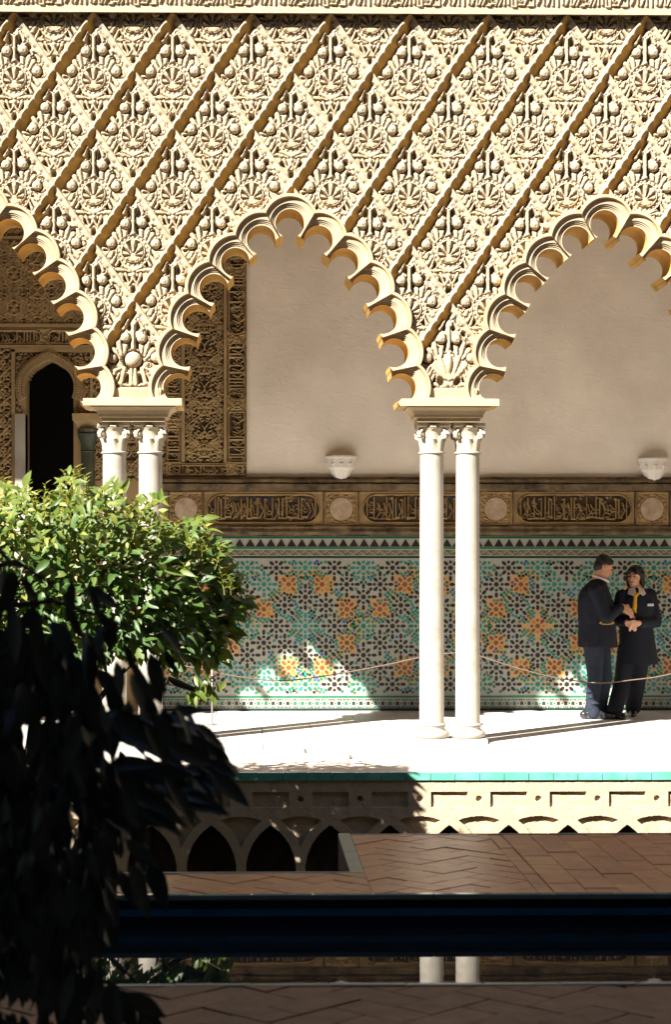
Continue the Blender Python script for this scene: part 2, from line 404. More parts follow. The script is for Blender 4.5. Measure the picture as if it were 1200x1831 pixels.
HW, HH = 71.0, 103.0          # half diagonals of one lozenge of the lattice, in photo pixels
def motif(x, y, seed, kind=0):
    """carved foliage of one lozenge, 0 = bottom of the drilled ground, 1 = level of the rib crests"""
    rg = np.random.default_rng(seed)
    ax = np.abs(x) + 0 * y
    edge = (1 - ax / HW - np.abs(y) / HH) * (HW * HH / math.hypot(HW, HH))     # distance from the lattice line
    H = .64 + .14 * (vnoise(x, y, 6, seed + 3) - .5)
    # small leaves and scrolls covering the ground
    for i in range(44):
        cx = abs(rg.uniform(-66, 66)); cy = rg.uniform(-90, 90)
        if cx / HW + abs(cy) / HH > .95: continue
        r = rg.uniform(4.6, 8.6); th = rg.uniform(0, PI); de = dell(ax, y, cx, cy, r * 1.5, r * .75, th)
        H = np.maximum(H, (.70 + .20 * rg.random()) * sst(1.4, -2.4, de) * (1 - .25 * (np.abs(dell(ax, y, cx, cy, r * 1.1, r * .3, th)) < .8)))
        if i % 3 == 0: H = np.where((de > .6) & (de < 2.0), H * .6, H)
    j = lambda a: a + rg.uniform(-1.5, 1.5)
    # drilled voids
    for (cx, cy, a, b, th) in ((29, 37, 6.5, 4.2, .6), (12, 63, 6, 3.8, -.5), (48, 8, 4.5, 3, 1.2), (9, -57, 3.6, 6.5, .2), (7.5, -25, 2.6, 8, 0), (26, -44, 4.5, 3.2, .8), (2, 82, 2.6, 5, 0), (35, -22, 3.6, 3.2, 0), (20, 24, 2.4, 2.4, 0), (42, 24, 3, 2.4, 0)):
        H *= 1 - .98 * sst(1.0, -1.2, dell(ax, y, j(cx), j(cy), a * 1.25, b * 1.3, th))
    kk = HW * HH / math.hypot(HW, HH)
    eul = (1 + x / HW + y / HH) * kk
    H = H * (.25 + .75 * sst(16, 21, eul)) * (.6 + .4 * sst(2, 7, edge))
    for (bx, by, tx, ty, w) in ((15, -4, 13, -24, 4.6), (20, -4, 25, -27, 4.8), (25, 0, 36, -17, 4.6)):
        d = dcap(ax, y, j(bx), j(by), j(tx), j(ty), 3, w)
        H = np.where((d > 0) & (d < 1.4), H * .62, H); H = raise_(H, d, .84, 2.0)
    for (bx, by, tx, ty, w) in ((34, 10, 42, 24, 5.0), (28, 18, 38, 34, 4.2), (20, 44, 34, 47, 4.2), (5, 50, 26, 46, 4.4), (26, 28, 32, 40, 3.5), (42, 10, 54, 8, 3.4), (7, 70, 15, 53, 3.2), (9, -70, 18, -54, 3.4)):
        d = dcap(ax, y, j(bx), j(by), j(tx), j(ty), 2.2, w)
        H = np.where((d > 0) & (d < 1.4), H * .66, H); H = raise_(H, d, .74 + .10 * rg.random(), 2.0)
    H = H - .07 * np.abs(np.sin((ax * .8 + y * 1.1) * .5)) * (H > .3)
    H = H + .06 * (vnoise(x, y, 4, seed) - .5)
    if kind == 0:
        d = dcap(ax, y, 0, -60, 0, -18, 3.0, 3.0); H = np.where((d > 0) & (d < 2.5), H * .25, H); H = raise_(H, d, .88)
        H = raise_(H, dcap(ax, y, 0, -61, 7, -66, 2.8, 1.6), .86)
        H = dome(H, ddisc(x, y, 0, -18, 5), 5, 1.0, .4); H = dome(H, ddisc(x, y, 0, -40, 4.2), 4.2, .95, .4)
        cy0 = 13.5
        d = np.hypot(x, y - cy0); df = np.hypot(x, y - cy0 - 8); ang = np.arctan2(x, -(y - cy0 - 8))
        rays = .5 + .5 * np.cos(ang * 9.5)
        shell = .34 + .56 * sst(.32, .62, rays)
        shell = np.where(df < 5.5, .92 - .01 * df * df, shell)
        shell = np.where(np.abs(ang) > 2.1, .80, shell)
        shell = shell - .12 * sst(14, 6, d)
        H = np.where(d < 19.5, shell, H)
        H = np.where((d > 18.6) & (d < 29), .5, H)
        H = np.where(d > 19.5, raise_(H, np.abs(d - 20.6) - 1.5, .88, 1.0), H)
        bead = .5 + .5 * np.cos(np.arctan2(x, y - cy0) * 20)
        H = np.where((d > 22.8) & (d < 28.2), np.maximum(.42, .42 + .34 * bead * (1 - np.abs(d - 25.5) / 3)), H)
        H = raise_(H, np.abs(d - 29.5) - 1.4, .74, 1.0)
        H = raise_(H, dcap(ax, y, 0, 48, 15, 42, 4, 2.4), .84); H = raise_(H, dcap(ax, y, 0, 62, 8, 74, 3, 2), .78)
        H = dome(H, ddisc(x, y, 0, 56, 5), 5, .95, .4)
    elif kind == 1:
        H = raise_(H, dcap(ax, y, 0, -60, 0, -8, 3.2, 3.0), .88)
        H *= 1 - .9 * sst(2, -2, ddisc(x, y, 0, 4, 19))
        H = dome(H, ddisc(x, y, 0, 2, 15), 15, 1.4, .2)
        for sx in (8, 18): H *= 1 - .95 * sst(1.2, -1.2, dell(ax, y, sx * .72 + 4, 36, 4.5, 8, .1))
        H = raise_(H, dcap(ax, y, 16, 18, 22, 44, 4.2, 4), .85); H = raise_(H, dcap(ax, y, 3.5, 20, 4, 46, 3.4, 4.5), .85)
        H = raise_(H, dcap(ax, y, 18, 16, 34, 22, 3, 3.5), .8)
    else:
        H = raise_(H, dcap(ax, y, 0, -60, 0, -20, 3.0, 3.0), .88)
        for (bx, by, tx, ty) in ((0, 36, 0, -6), (5, 34, 17, -2), (10, 34, 30, 10)):
            H = raise_(H, dcap(ax, y, bx, by, tx, ty, 4.6, 5.4), .86, 2.5)
        H = dome(H, dell(x, y, 0, 8, 7, 20, 0), 7, 1.3, .4)
        H *= 1 - .95 * sst(1.2, -1.2, dell(ax, y, 15, 40, 6, 8, .5))
        H = dome(H, ddisc(ax, y, 4, 46, 5), 5, .95, .3)
    H = H + .04 * (vnoise(x, y, 2.2, seed + 9) - .5)
    for sx in (-1, 1):
        for (bx, by, r) in ((14.5, -37, 8.6), (39, -1, 8.6)):
            cx, cy = sx * j(bx), j(by)
            H *= 1 - .72 * sst(3.0, -1, ddisc(x, y, cx + 2.0, cy + 2.6, r + .8))
            H = dome(H, ddisc(x, y, cx, cy, r), r, 1.04, .45)
            H = H - .16 * sst(1.4, -1, ddisc(x, y, cx + 2, cy + 2.5, 1.6)) * (H > .8) - .07 * sst(1.0, -.6, np.abs(ddisc(x, y, cx + 2, cy + 2.5, 4.2)) - .4) * (H > .75)
    return np.clip(H, 0, 1.5)

# ------------------------------------------------------------------ the arcade
XR = PX(804.5, YF)
def ax_(px): return XR + (px - 804.5) * S
def az_(py): return HC + (HY - py) * S / math.cos(YAW)
half = [(0, 397), (51.5, 426.5), (98, 467), (136.5, 514), (167.5, 569), (188, 629), (201.5, 692)]
def arch_centres(xc, hl): return [(xc - a, b) for a, b in hl[:0:-1]] + [(xc + a, b) for a, b in hl]
wide = [(0, 352), (60, 378), (110, 416), (150, 460), (185, 511), (217, 567), (237, 629), (247.5, 692)]
ARCHES = [(-95, arch_centres(-95, wide)), (518, arch_centres(518, half)), (518 + 568, arch_centres(518 + 568, half))]
SUPPORTS = [-426.5, 236.5, 804.5, 1372.5]
Y_TOP, Y_IMP = 23.0, 713.0      # photo rows of the cornice soffit and of the impost top
def inside_arch(px, py, Rr):
    ins = np.zeros(np.shape(px), bool)
    for xc, cs in ARCHES:
        xs = [c[0] for c in cs]; ys = [c[1] for c in cs]
        yy = np.interp(px, xs, ys, left=1e5, right=1e5)
        ins |= (py > yy)
        for cx, cy in cs: ins |= (np.hypot(px - cx, py - cy) < Rr)
    return ins
def bad(px, py, Rr=46):
    return inside_arch(px, py, Rr) | (py < Y_TOP - 3) | (py > 697)

arcade = thing('arcade', 'cream stucco arcade with scalloped arches under a lozenge lattice of carved foliage', 'arcade', (XR, YF, 0))
N = 88
ga, gb = np.meshgrid(np.linspace(0, 1, N + 1), np.linspace(0, 1, N + 1), indexing='ij')
lx = (ga - gb) * HW; ly = (ga + gb - 1) * HH
quads = []
ii, jj = np.meshgrid(np.arange(N), np.arange(N), indexing='ij')
v00 = ii * (N + 1) + jj
quads = np.stack([v00, v00 + 1, v00 + N + 2, v00 + N + 1], -1).reshape(-1, 4)
fcx = (lx[:-1, :-1] + lx[1:, 1:]) / 2; fcy = (ly[:-1, :-1] + ly[1:, 1:]) / 2
variants = [motif(lx, ly, 100 + k, 0) for k in range(5)] + [motif(lx, ly, 120, 1), motif(lx, ly, 130, 2)]
shared = {}
def panel(px, py, k):
    b = bad(px + fcx, py + fcy)
    if b.all(): return
    if not b.any() and k in shared:
        o = bpy.data.objects.new('carved_panel', shared[k]); link(o, arcade)
        o.matrix_parent_inverse = Matrix.Identity(4)
        o.location = (ax_(px) - XR, 0, az_(py)); return
    H = variants[k]
    V = np.stack([lx * S, .098 - .055 * H + .050 * np.clip(.36 - H, 0, .36) / .36, -ly * S], -1).reshape(-1, 3)
    q = quads[~b.ravel()]
    used = np.unique(q); re = np.zeros(len(V), int); re[used] = np.arange(len(used))
    o = mesh_np('carved_panel', V[used], re[q], M['stucco'], arcade, True, 55)
    o.matrix_parent_inverse = Matrix.Identity(4)
    o.location = (ax_(px) - XR, 0, az_(py))
    if not b.any(): shared[k] = o.data
def row_y(r): return 22 + 103 * (r - 1)
for r in range(1, 8):
    off = 71 if r % 2 == 0 else 0
    for k in range(-9, 5):
        px = 804.5 + off + 142 * k; py = row_y(r)
        if px < -140 or px > 1340: continue
        kind = int(RNG.integers(0, 5))
        if r == 7: kind = 5 if px < 500 else 6
        panel(px, py, kind)
# scalloped ribs
def rib(px0, py0, sgn):
    """from node (px0,py0) down to (px0+sgn*HW, py0+HH)"""
    L = math.hypot(HW, HH); tx, ty = sgn * HW / L, HH / L; nx, ny = ty, -tx
    n = 49; t = np.linspace(0, 1, n)
    fl = np.abs(np.sin(PI * (t * 6)))                   # six flutes
    out = []
    for i in range(n):
        c = .6 + 2.6 * (1 - fl[i]); b = 16.0 + 6.0 * fl[i]; c0 = 2.2; b0 = 7.5; m0 = 4.8; m_ = (c + b) / 2 - 1.5 * fl[i]
        d0 = .016
        # the lower flank is fluted, the upper one runs straight
        if sgn < 0:
            low = [(c * .4 - 1.5, d0), (c - 1, d0 + .003), (m_, .076 + .012 * fl[i]), (b, .135)]; high = [(-b0, .10), (-m0, .05), (-c0, d0 + .003), (-c0 * .6, d0)]
        else:
            # the other ribs: a plain upper arris, the face below it pitted and scalloped into the foliage
            q_ = (t[i] * 6) % 1.0; pit = max(0, 1 - abs(q_ - .5) * 3.6)
            low = [(-1.0, .040), (1.8 + 1.2 * fl[i], .047 + .016 * pit), (4.6 + 2.6 * fl[i], .055 + .045 * pit), (8 + 2 * fl[i], .10)]; high = [(-6.0, .095), (-4.4, .06), (-3.2, .039), (-2.4, .036)]
        prof = high + low
        if sgn > 0: prof = [(-w, y) for w, y in prof][::-1]
        cx = px0 + tx * L * t[i]; cy = py0 + ty * L * t[i]
        out.append([(cx + nx * w, cy + ny * w, y) for w, y in prof])
    A = np.array(out)                                   # n,8,3
    V = np.stack([ax_(A[..., 0]), YF + A[..., 2], az_(A[..., 1])], -1).reshape(-1, 3)
    i_, j_ = np.meshgrid(np.arange(n - 1), np.arange(7), indexing='ij'); a = i_ * 8 + j_
    q = np.stack([a, a + 1, a + 9, a + 8], -1).reshape(-1, 4)
    fc = A.reshape(-1, 3)[q].mean(1)
    b = bad(fc[:, 0], fc[:, 1], 47)
    if b.all(): return
    q = q[~b]
    used = np.unique(q); re = np.zeros(len(V), int); re[used] = np.arange(len(used))
    mesh_np('rib', V[used], re[q], [M['stucco'], M['ochre']], arcade, True, 38, ((q[:, 0] % 8 >= 5) & (sgn < 0)).astype(int))  # only the shaded lower flank gets ochre, painting in its bounced light
for r in range(1, 8):
    off = 0 if r % 2 == 0 else 71
    for k in range(-9, 5):
        px = 804.5 + off + 142 * k; py = row_y(r)
        if px < -140 or px > 1340: continue
        rib(px, py, 1); rib(px, py, -1)
# lobes of the arches, stepped moulding running round each one
PROF = [(26.0, .50), (26.0, .064), (29.6, .064), (29.9, .056), (32.6, .055), (32.9, .045), (35.4, .044), (35.7, .034), (38.4, .033), (41.5, .030), (44.6, .026), (46.0, .018), (46.6, .0), (51.0, .0), (52.0, .010), (52.0, .16)]
CUSP = 14.0
def lobe(c, ca, cb, xc):
    """c centre, ca/cb neighbours (towards the left / right foot)"""
    c = np.array(c, float)
    def bis(o):
        o = np.array(o, float); d = (o - c); h = np.linalg.norm(d) / 2; u = d / (2 * h)
        w = np.array([-u[1], u[0]])
        mid = np.array([xc, 760.0]) - c
        if w @ mid < 0: w = -w                          # w points into the opening
        # the cusp is cut square CUSP px inside the chord
        a_ = math.asin(CUSP / PROF[0][0]); e = u * math.cos(a_) + w * math.sin(a_)
        return u, w, h, math.atan2(e[1], e[0])
    ua, wa, ha, ta = bis(ca); ub, wb, hb, tb = bis(cb)
    # sweep from ta to tb through the side away from the opening
    inn = np.array([xc, 760.0]) - c; ti = math.atan2(inn[1], inn[0])
    def unwrap(t, ref):
        while t < ref: t += 2 * PI
        while t >= ref + 2 * PI: t -= 2 * PI
        return t
    t0, t1 = unwrap(ta, ti), unwrap(tb, ti)
    if t0 > t1: t0, t1 = t1, t0
    n = 96; V = []
    for i in range(n + 1):
        th = t0 + (t1 - t0) * i / n; d = np.array([math.cos(th), math.sin(th)])
        Lm = 1e9
        cut = False
        for u, w, h in ((ua, wa, ha), (ub, wb, hb)):
            k = d @ u
            if k > 1e-6:
                if h / k - .25 < Lm: Lm = h / k - .25; cut = d @ w > 0
                if d @ w > 1e-6 and CUSP / (d @ w) < Lm: Lm = CUSP / (d @ w); cut = True
        Lm = max(Lm, 26.02)
        for q_, (r, y) in enumerate(PROF):
            if cut and q_ == len(PROF) - 1: y = .50
            rr = min(r, Lm); V.append((ax_(c[0] + d[0] * rr), YF + y, az_(c[1] + d[1] * rr)))
    m = len(PROF); Fs = []
    for i in range(n):
        for k in range(m - 1): Fs.append((i * m + k, i * m + k + 1, (i + 1) * m + k + 1, (i + 1) * m + k))
    fm = [1 if (len(f) == 4 and f[0] % m == 0 and k_ < n * (m - 1)) or (len(f) == 4 and k_ < n * (m - 1) and f[0] % m in (10, 11, 14)) else 0 for k_, f in enumerate(Fs)]  # rim undersides tinted ochre as well, their warm shade painted in
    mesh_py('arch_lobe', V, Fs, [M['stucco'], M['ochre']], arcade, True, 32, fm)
for xc, cs in ARCHES:
    ext = [(2 * cs[0][0] - cs[1][0], 2 * cs[0][1] - cs[1][1])] + cs + [(2 * cs[-1][0] - cs[-2][0], 2 * cs[-1][1] - cs[-2][1])]
    for i in range(1, len(ext) - 1):
        if ext[i][0] < -420 or ext[i][0] > 1420: continue
        lobe(ext[i], ext[i - 1], ext[i + 1], xc)
# solid core of the wall behind the carving
xs_ = np.arange(-520, 1480, 4.0)
bot = np.full(len(xs_), 700.0)
for xc, cs in ARCHES:
    yy = np.interp(xs_, [c[0] for c in cs], [c[1] for c in cs], left=1e5, right=1e5); bot = np.minimum(bot, yy)
    for cx, cy in cs:
        dx = np.abs(xs_ - cx); kk = dx < 40; bot[kk] = np.minimum(bot[kk], cy - np.sqrt(1600 - dx[kk] ** 2))
core = MB()
for i in range(len(xs_) - 1):
    x0, x1 = ax_(xs_[i]), ax_(xs_[i + 1]); z0, z1 = az_(bot[i]), az_(bot[i + 1]); zt = az_(-40)
    V = [(x0, YF + .155, z0), (x1, YF + .155, z1), (x1, YF + .155, zt), (x0, YF + .155, zt), (x0, YF + .5, z0), (x1, YF + .5, z1), (x1, YF + .5, zt), (x0, YF + .5, zt)]
    core.add(V, [(0, 1, 2, 3), (7, 6, 5, 4), (0, 4, 5, 1)])
core.build('wall_core', M['stucco'], arcade)
# cornice mouldings and the lettered band above the lattice
def extrude_x(name, prof, x0, x1, mat_, parent, nx=1):
    """prof: (y,z) points; strip from x0 to x1"""
    V = []; Fs = []; m = len(prof)
    for i in range(nx + 1):
        x = x0 + (x1 - x0) * i / nx
        V += [(x, p[0], p[1]) for p in prof]
    for i in range(nx):
        for k in range(m - 1): Fs.append((i * m + k, (i + 1) * m + k, (i + 1) * m + k + 1, i * m + k + 1))
    return mesh_py(name, V, Fs, mat_, parent, False)
xl, xr = ax_(-520), ax_(1480)
zc = az_(Y_TOP)
extrude_x('cornice', [(YF + .125, zc - .062), (YF + .09, zc - .06), (YF + .09, zc - .045), (YF + .07, zc - .042), (YF + .07, zc - .028), (YF + .12, zc - .026), (YF + .12, zc + .004), (YF - .02, zc + .006), (YF - .02, zc + .05), (YF - .012, zc + .052), (YF - .012, zc + .06)], xl, xr, M['stucco'], arcade)
def kufic(x, y, w, h, seed, t=1.25, pitch=7.0):
    """band of upright lettering with knots, loops and a running scroll behind it"""
    rg = np.random.default_rng(seed); H = np.zeros_like(x)
    for i in range(int(w / 9)):
        cx, cy = rg.uniform(0, w), rg.uniform(h * .15, h * .85)
        H = spiral(H, x, y, cx, cy, rg.uniform(3, 4.5), .8, rg.uniform(0, 6), rg.choice([-1, 1]), .8, .45)
    px = 3.0
    while px < w - 3:
        k = rg.random(); top = h * rg.uniform(.06, .16); base = h * rg.uniform(.80, .9)
        if k < .5:
            H = raise_(H, dcap(x, y, px, base, px, top, t), .95, 1.0)
            if rg.random() < .6: H = raise_(H, dcap(x, y, px, top, px + rg.choice([-1, 1]) * 3, top + 1.5, t * .9), .95, 1.0)
            if rg.random() < .55: H = raise_(H, dcap(x, y, px, base, px + pitch, base, t), .95, 1.0)
        elif k < .75:
            cy = h * rg.uniform(.55, .78)
            H = raise_(H, np.abs(ddisc(x, y, px + 1, cy, 3.2)) - t * .8, .95, 1.0)
            H = raise_(H, dcap(x, y, px - 3, base, px + 5, base, t), .95, 1.0)
            H = raise_(H, dcap(x, y, px, cy - 4, px - 4, h * .35, t * .8), .9, 1.0)
        else:
            H = raise_(H, dcap(x, y, px - 3, base, px + 4, base * .7, t), .95, 1.0)
            H = raise_(H, dcap(x, y, px + 4, base * .7, px, h * .3, t), .95, 1.0)
        px += pitch * rg.uniform(.75, 1.25)
    return H
def relief(name, px0, px1, py0, py1, Y, depth, Hf, mats, parent, res=1.6, thr=None, smooth=True):
    """raised panel on the plane Y: Hf(x,y) in photo pixels from the panel's upper left corner"""
    nx, ny = max(2, int((px1 - px0) / res)), max(2, int((py1 - py0) / res))
    gx, gy = np.meshgrid(np.linspace(0, px1 - px0, nx + 1), np.linspace(0, py1 - py0, ny + 1), indexing='ij')
    H = Hf(gx, gy)
    a = P(px0, py0, Y); b = P(px1, py1, Y)
    X = a.x + (b.x - a.x) * gx / (px1 - px0); Z = a.z + (b.z - a.z) * gy / (py1 - py0)
    V = np.stack([X, Y - depth * H, Z], -1).reshape(-1, 3)
    i_, j_ = np.meshgrid(np.arange(nx), np.arange(ny), indexing='ij'); q = i_ * (ny + 1) + j_
    q = np.stack([q, q + 1, q + ny + 2, q + ny + 1], -1).reshape(-1, 4)
    fm = None
    if thr is not None: fm = (H[:-1, :-1].ravel() < thr).astype(int)
    return mesh_np(name, V, q, mats, parent, smooth, 50, fm)
inscr = {}
def letters_top(x, y):
    H = kufic(x, y - 34, 170, 60, 41, 1.5, 8.0) * (y > 36) * (y < 92)
    H = np.maximum(H, .8 * ((y < 32) | (y > 94)))
    return H + .05 * vnoise(x, y, 4, 3)
o0 = relief('inscription_panel', -160, 10, -80, 25 - 3, YF - .012, .03, letters_top, M['stucco'], arcade, 1.5)
for k in range(1, 9):
    o = bpy.data.objects.new('inscription_panel', o0.data); link(o, arcade); o.location.x = (P(10, 0, YF).x - P(-160, 0, YF).x) * k
up = MB(); up.box(xl, xr, YF + .02, YF + .5, az_(-75), 11.5); up.build('upper_wall', M['stucco'], arcade)
# imposts over each pair of columns
def rect(cx, cy, hx, hy, z): return [(cx - hx, cy - hy, z), (cx + hx, cy - hy, z), (cx + hx, cy + hy, z), (cx - hx, cy + hy, z)]
YM = YF + .25
for sp in SUPPORTS:
    cx = ax_(sp); b = MB()
    z0 = PZ(757, YC)
    zt = az_(713)
    seq = [(.275, .17, z0), (.275, .17, z0 + .035), (.30, .19, z0 + .04), (.305, .195, z0 + .065), (.325, .21, z0 + .095), (.355, .235, z0 + .118), (.365, .245, z0 + .122), (.365, .245, z0 + .145), (.385, .26, z0 + .147)]
    sh = zt - .062
    seq += [(.42, .285, sh - .002), (.43, .29, sh), (.43, .29, zt - .003), (.42, .28, zt)]
    b.loft([rect(cx, YM, hx, hy, z) for hx, hy, z in seq]); b.build('impost', M['impost'], arcade, False)
    b = MB(); zt2 = az_(690)
    b.loft([rect(cx, YM - .01, .30, .245, zt - .004), rect(cx, YM - .01, .30, .245, zt + .012), rect(cx, YM, .235, .20, zt + .015), rect(cx, YM, .25, .215, zt2 - .02), rect(cx, YM + .03, .20, .17, zt2 + .004)])
    b.build('ledge', M['stucco'], arcade, False)

# ------------------------------------------------------------------ columns
def make_column(label, loc):
    t = thing('column', label, 'column', loc, 'paired white marble columns of the gallery')
    zcap0 = PZ(810, YC); zcap1 = PZ(757, YC) - .003
    b = MB(); b.box(-.157, .157, -.157, .157, 0, .045, bev=.006); o = b.build('plinth', M['marble'], t); o.matrix_parent_inverse = Matrix.Identity(4)
    b = MB()
    pr = [(.135, .045)]
    for k in range(9):
        a = -PI / 2 + PI * k / 8; pr.append((.125 + .032 * math.cos(a), .08 + .033 * math.sin(a)))
    pr += [(.122, .118), (.116, .13), (.116, .142), (.122, .15)]
    for k in range(7):
        a = -PI / 2 + PI * k / 6; pr.append((.116 + .012 * math.cos(a), .165 + .012 * math.sin(a)))
    pr += [(.108, .178)]
    b.lathe(pr, 40); o = b.build('base', M['marble_col'], t, True, 50); o.matrix_parent_inverse = Matrix.Identity(4)
    b = MB(); b.lathe([(.112, .178), (.109, .2), (.108, .9), (.106, 1.7), (.104, zcap0 - .03), (.106, zcap0 - .012)], 48)
    o = b.build('shaft', M['marble_col'], t, True, 60); o.matrix_parent_inverse = Matrix.Identity(4)
    b = MB(); pr = []
    for k in range(9):
        a = -PI / 2 + PI * k / 8; pr.append((.108 + .011 * math.cos(a), zcap0 + .011 * math.sin(a)))
    b.lathe([(.1, zcap0 - .011)] + pr, 40); o = b.build('astragal', M['marble_col'], t, True, 60); o.matrix_parent_inverse = Matrix.Identity(4)
    # capital: bell with a ring of leaves, volutes at the corners, hollow-sided abacus
    b = MB(); hh = zcap1 - zcap0
    n = 64; rings = []
    for (rr, zz, amp) in ((.104, .008, 0), (.106, hh * .2, .004), (.110, hh * .38, .008), (.118, hh * .46, .014), (.108, hh * .5, .003), (.112, hh * .62, 0), (.130, hh * .76, 0), (.145, hh * .84, 0), (.13, hh * .86, 0)):
        rings.append([((rr + amp * math.cos(8 * a)) * math.cos(a), (rr + amp * math.cos(8 * a)) * math.sin(a), zcap0 + zz) for a in [2 * PI * i / n for i in range(n)]])
    b.loft(rings); cap = b.build('capital', M['marble_cap'], t, True, 50); cap.matrix_parent_inverse = Matrix.Identity(4)
    b = MB()
    pts = []
    for i in range(32):
        a = 2 * PI * i / 32 + PI / 4
        # square with hollow sides and cut corners
        c_ = max(abs(math.cos(a)), abs(math.sin(a))); rr = .148 / c_; rr = min(rr, .19); rr -= .028 * (1 - abs(math.sin(2 * (a)))) * 1.0
        pts.append((rr * math.cos(a), rr * math.sin(a)))
    b.loft([[(x * .93, y * .93, zcap1 - hh * .15) for x, y in pts], [(x, y, zcap1 - hh * .10) for x, y in pts], [(x, y, zcap1) for x, y in pts]])
    o = b.build('abacus', M['marble_cap'], cap); o.matrix_parent_inverse = Matrix.Identity(4)
    for k in range(4):
        a = PI / 4 + k * PI / 2; b = MB(); d = Vector((math.cos(a), math.sin(a), 0)); w = Vector((-d.y, d.x, 0))
        c = d * .146 + Vector((0, 0, zcap0 + hh * .60))
        sp = []
        for i in range(30):
            q = i / 29; th = PI / 2 - 1.0 - q * 3.6 * PI * .9 + PI * .2; r_ = .036 * (1 - .82 * q)
            sp.append(c + d * (r_ * math.cos(th)) + Vector((0, 0, r_ * math.sin(th))))
        sp = [d * .095 + Vector((0, 0, zcap0 + hh * .82)), d * .13 + Vector((0, 0, zcap0 + hh * .84))] + sp
        for s_ in (-1, 1):
            b.tube([p + w * (.014 * s_) for p in sp], [.011] * 2 + [.0095 - .003 * i / 29 for i in range(30)], 6)
        b.tube([c - w * .026, c + w * .026], [.014, .014], 10)
        b.tube([c - w * .012, c + w * .012], [.034, .034], 14)
        o = b.build('volute', M['marble_cap'], cap, True, 45); o.matrix_parent_inverse = Matrix.Identity(4)
    for k in range(4):
        a = k * PI / 2; b = MB(); d = Vector((math.cos(a), math.sin(a), 0)); w = Vector((-d.y, d.x, 0)); c = d * .137 + Vector((0, 0, zcap1 - hh * .13))
        for i in range(5):
            q = (i - 2) * .011; b.tube([c + w * q * .7 - Vector((0, 0, .02)), c + w * q + d * .012, c + w * q * 1.15 + Vector((0, 0, .018))], [.005, .0075, .005], 6)
        o = b.build('rosette', M['marble_cap'], cap, True, 60); o.matrix_parent_inverse = Matrix.Identity(4)
    return t
SPX = 32.2
col0 = make_column('white marble column in front of the tile wall, left one of the pair in the middle of the view', (P(804.5 - SPX, 900, YC).x, YC, 0))
CL = {(804.5, 1): 'white marble column in front of the tile wall, right one of the pair nearest the two people',
      (236.5, -1): 'white marble column rising behind the green bush, beside the dark doorway, left of its pair',
      (236.5, 1): 'white marble column rising behind the green bush, right one of its pair, next to the medallion band'}
for sp in (236.5, 804.5):
    for s_ in (-1, 1):
        if (sp, s_) == (804.5, -1): continue
        dup(col0, (P(sp + s_ * SPX, 900, YC).x, YC, 0), CL[(sp, s_)])

# ------------------------------------------------------------------ gallery: floor, ceiling, back wall
XL0, XR0 = -7.5, 9.0
ZW = -.08
YE = 15.80                       # front edge of the gallery floor
b = MB(); b.box(XL0, XR0, YE + .012, YB + .3, -.3, -.006); struct(b.build('gallery_floor', M['mortar']))
gf = bpy.data.objects['gallery_floor']
def slabs(parent, x0, x1, y0, y1, ztop, sx, sy, mats, name='paving_slab', zt=.03, stag=True, jit=.002, lo=-3.2, hi=5.2):
    ny = max(1, round((y1 - y0) / sy)); dy = (y1 - y0) / ny
    for j_ in range(ny):
        off = (sx * .5 if (stag and j_ % 2) else 0)
        x = x0 - off
        while x < x1:
            a, c = max(x, x0), min(x + sx, x1); x += sx
            if c - a < .05: continue
            if c < lo or a > hi:
                continue
            b = MB(); h = random.uniform(-jit, jit) * .3
            b.box(a + .003, c - .003, y0 + j_ * dy + .003, y0 + (j_ + 1) * dy - .003, ztop - zt, ztop + h, bev=.002)
            b.build(name, random.choice(mats), parent)
slabs(gf, XL0, XR0, YE, YB - .03, 0, .95, .7, [M['slab'], M['slab'], M['slab_grey']])
b = MB(); b.box(XL0, XR0, YE - .004, YE + .011, ZW, -.028); b.build('step_face', M['slab'], gf)
YW = 14.73                       # planter wall face
b = MB(); b.box(XL0, XR0, YW + .25, YE + .01, -1.4, ZW - .012); b.box(XL0, XR0, YW + .031, YW + .25, ZW - .045, ZW - .012); struct(b.build('marble_walkway', M['mortar']))
slabs(bpy.data.objects['marble_walkway'], XL0, XR0, YW + .004, YE + .005, ZW, 1.3, .55, [M['slab_pink']])
b = MB(); b.box(XL0, XR0, YF + .51, YB + .5, 6.1, 6.3); struct(b.build('ceiling', M['ceiling']))

wall = thing('gallery_wall', 'back wall of the gallery, trowelled beige plaster over a carved frieze and a mosaic tile dado', 'wall', (PX(700, YB), YB, 0))
zpl0 = PZ(857, YB)
b = MB(); b.box(PX(441, YB), XR0, YB, YB + .3, 0, 6.1); pw_ = b.build('plaster_face', M['plaster'], wall)
# frieze of medallions and lettered cartouches
def wob(x, y, s_=3): return .5 * vnoise(x, y, 7, s_) + .5 * vnoise(x, y, 2.5, s_ + 1)
zz = lambda py: PZ(py, YB)
def mould(name, seq, x0, x1, mat_, nx=160, seed=5):
    V = []; Fs = []; m = len(seq)
    for i in range(nx + 1):
        x = x0 + (x1 - x0) * i / nx
        for k, (py, d) in enumerate(seq):
            jit = (float(vnoise(np.array(i * 3.1 + 0.), np.array(k * 11.3), 5, seed)) - .5) * .016
            V.append((x, YB - d - jit * (0 < k < m - 1), zz(py) + jit * .5))
    for i in range(nx):
        for k in range(m - 1): Fs.append((i * m + k, i * m + k + 1, (i + 1) * m + k + 1, (i + 1) * m + k))
    return mesh_py(name, V, Fs, mat_, wall, True, 30)
fx0, fx1 = PX(285, YB), XR0
mould('moulding', [(853, -.01), (853, .055), (858, .085), (862, .085), (863, .05), (866, .045), (866, .075), (876, .06), (877, .03), (880, .03), (880, -.01)], fx0, fx1, M['moulding'])
mould('moulding', [(938, -.01), (938, .03), (940, .05), (943, .055), (945, .035), (951, .05), (955, .04), (956, .015), (958, .015), (958, -.01)], fx0, fx1, M['moulding'], seed=8)
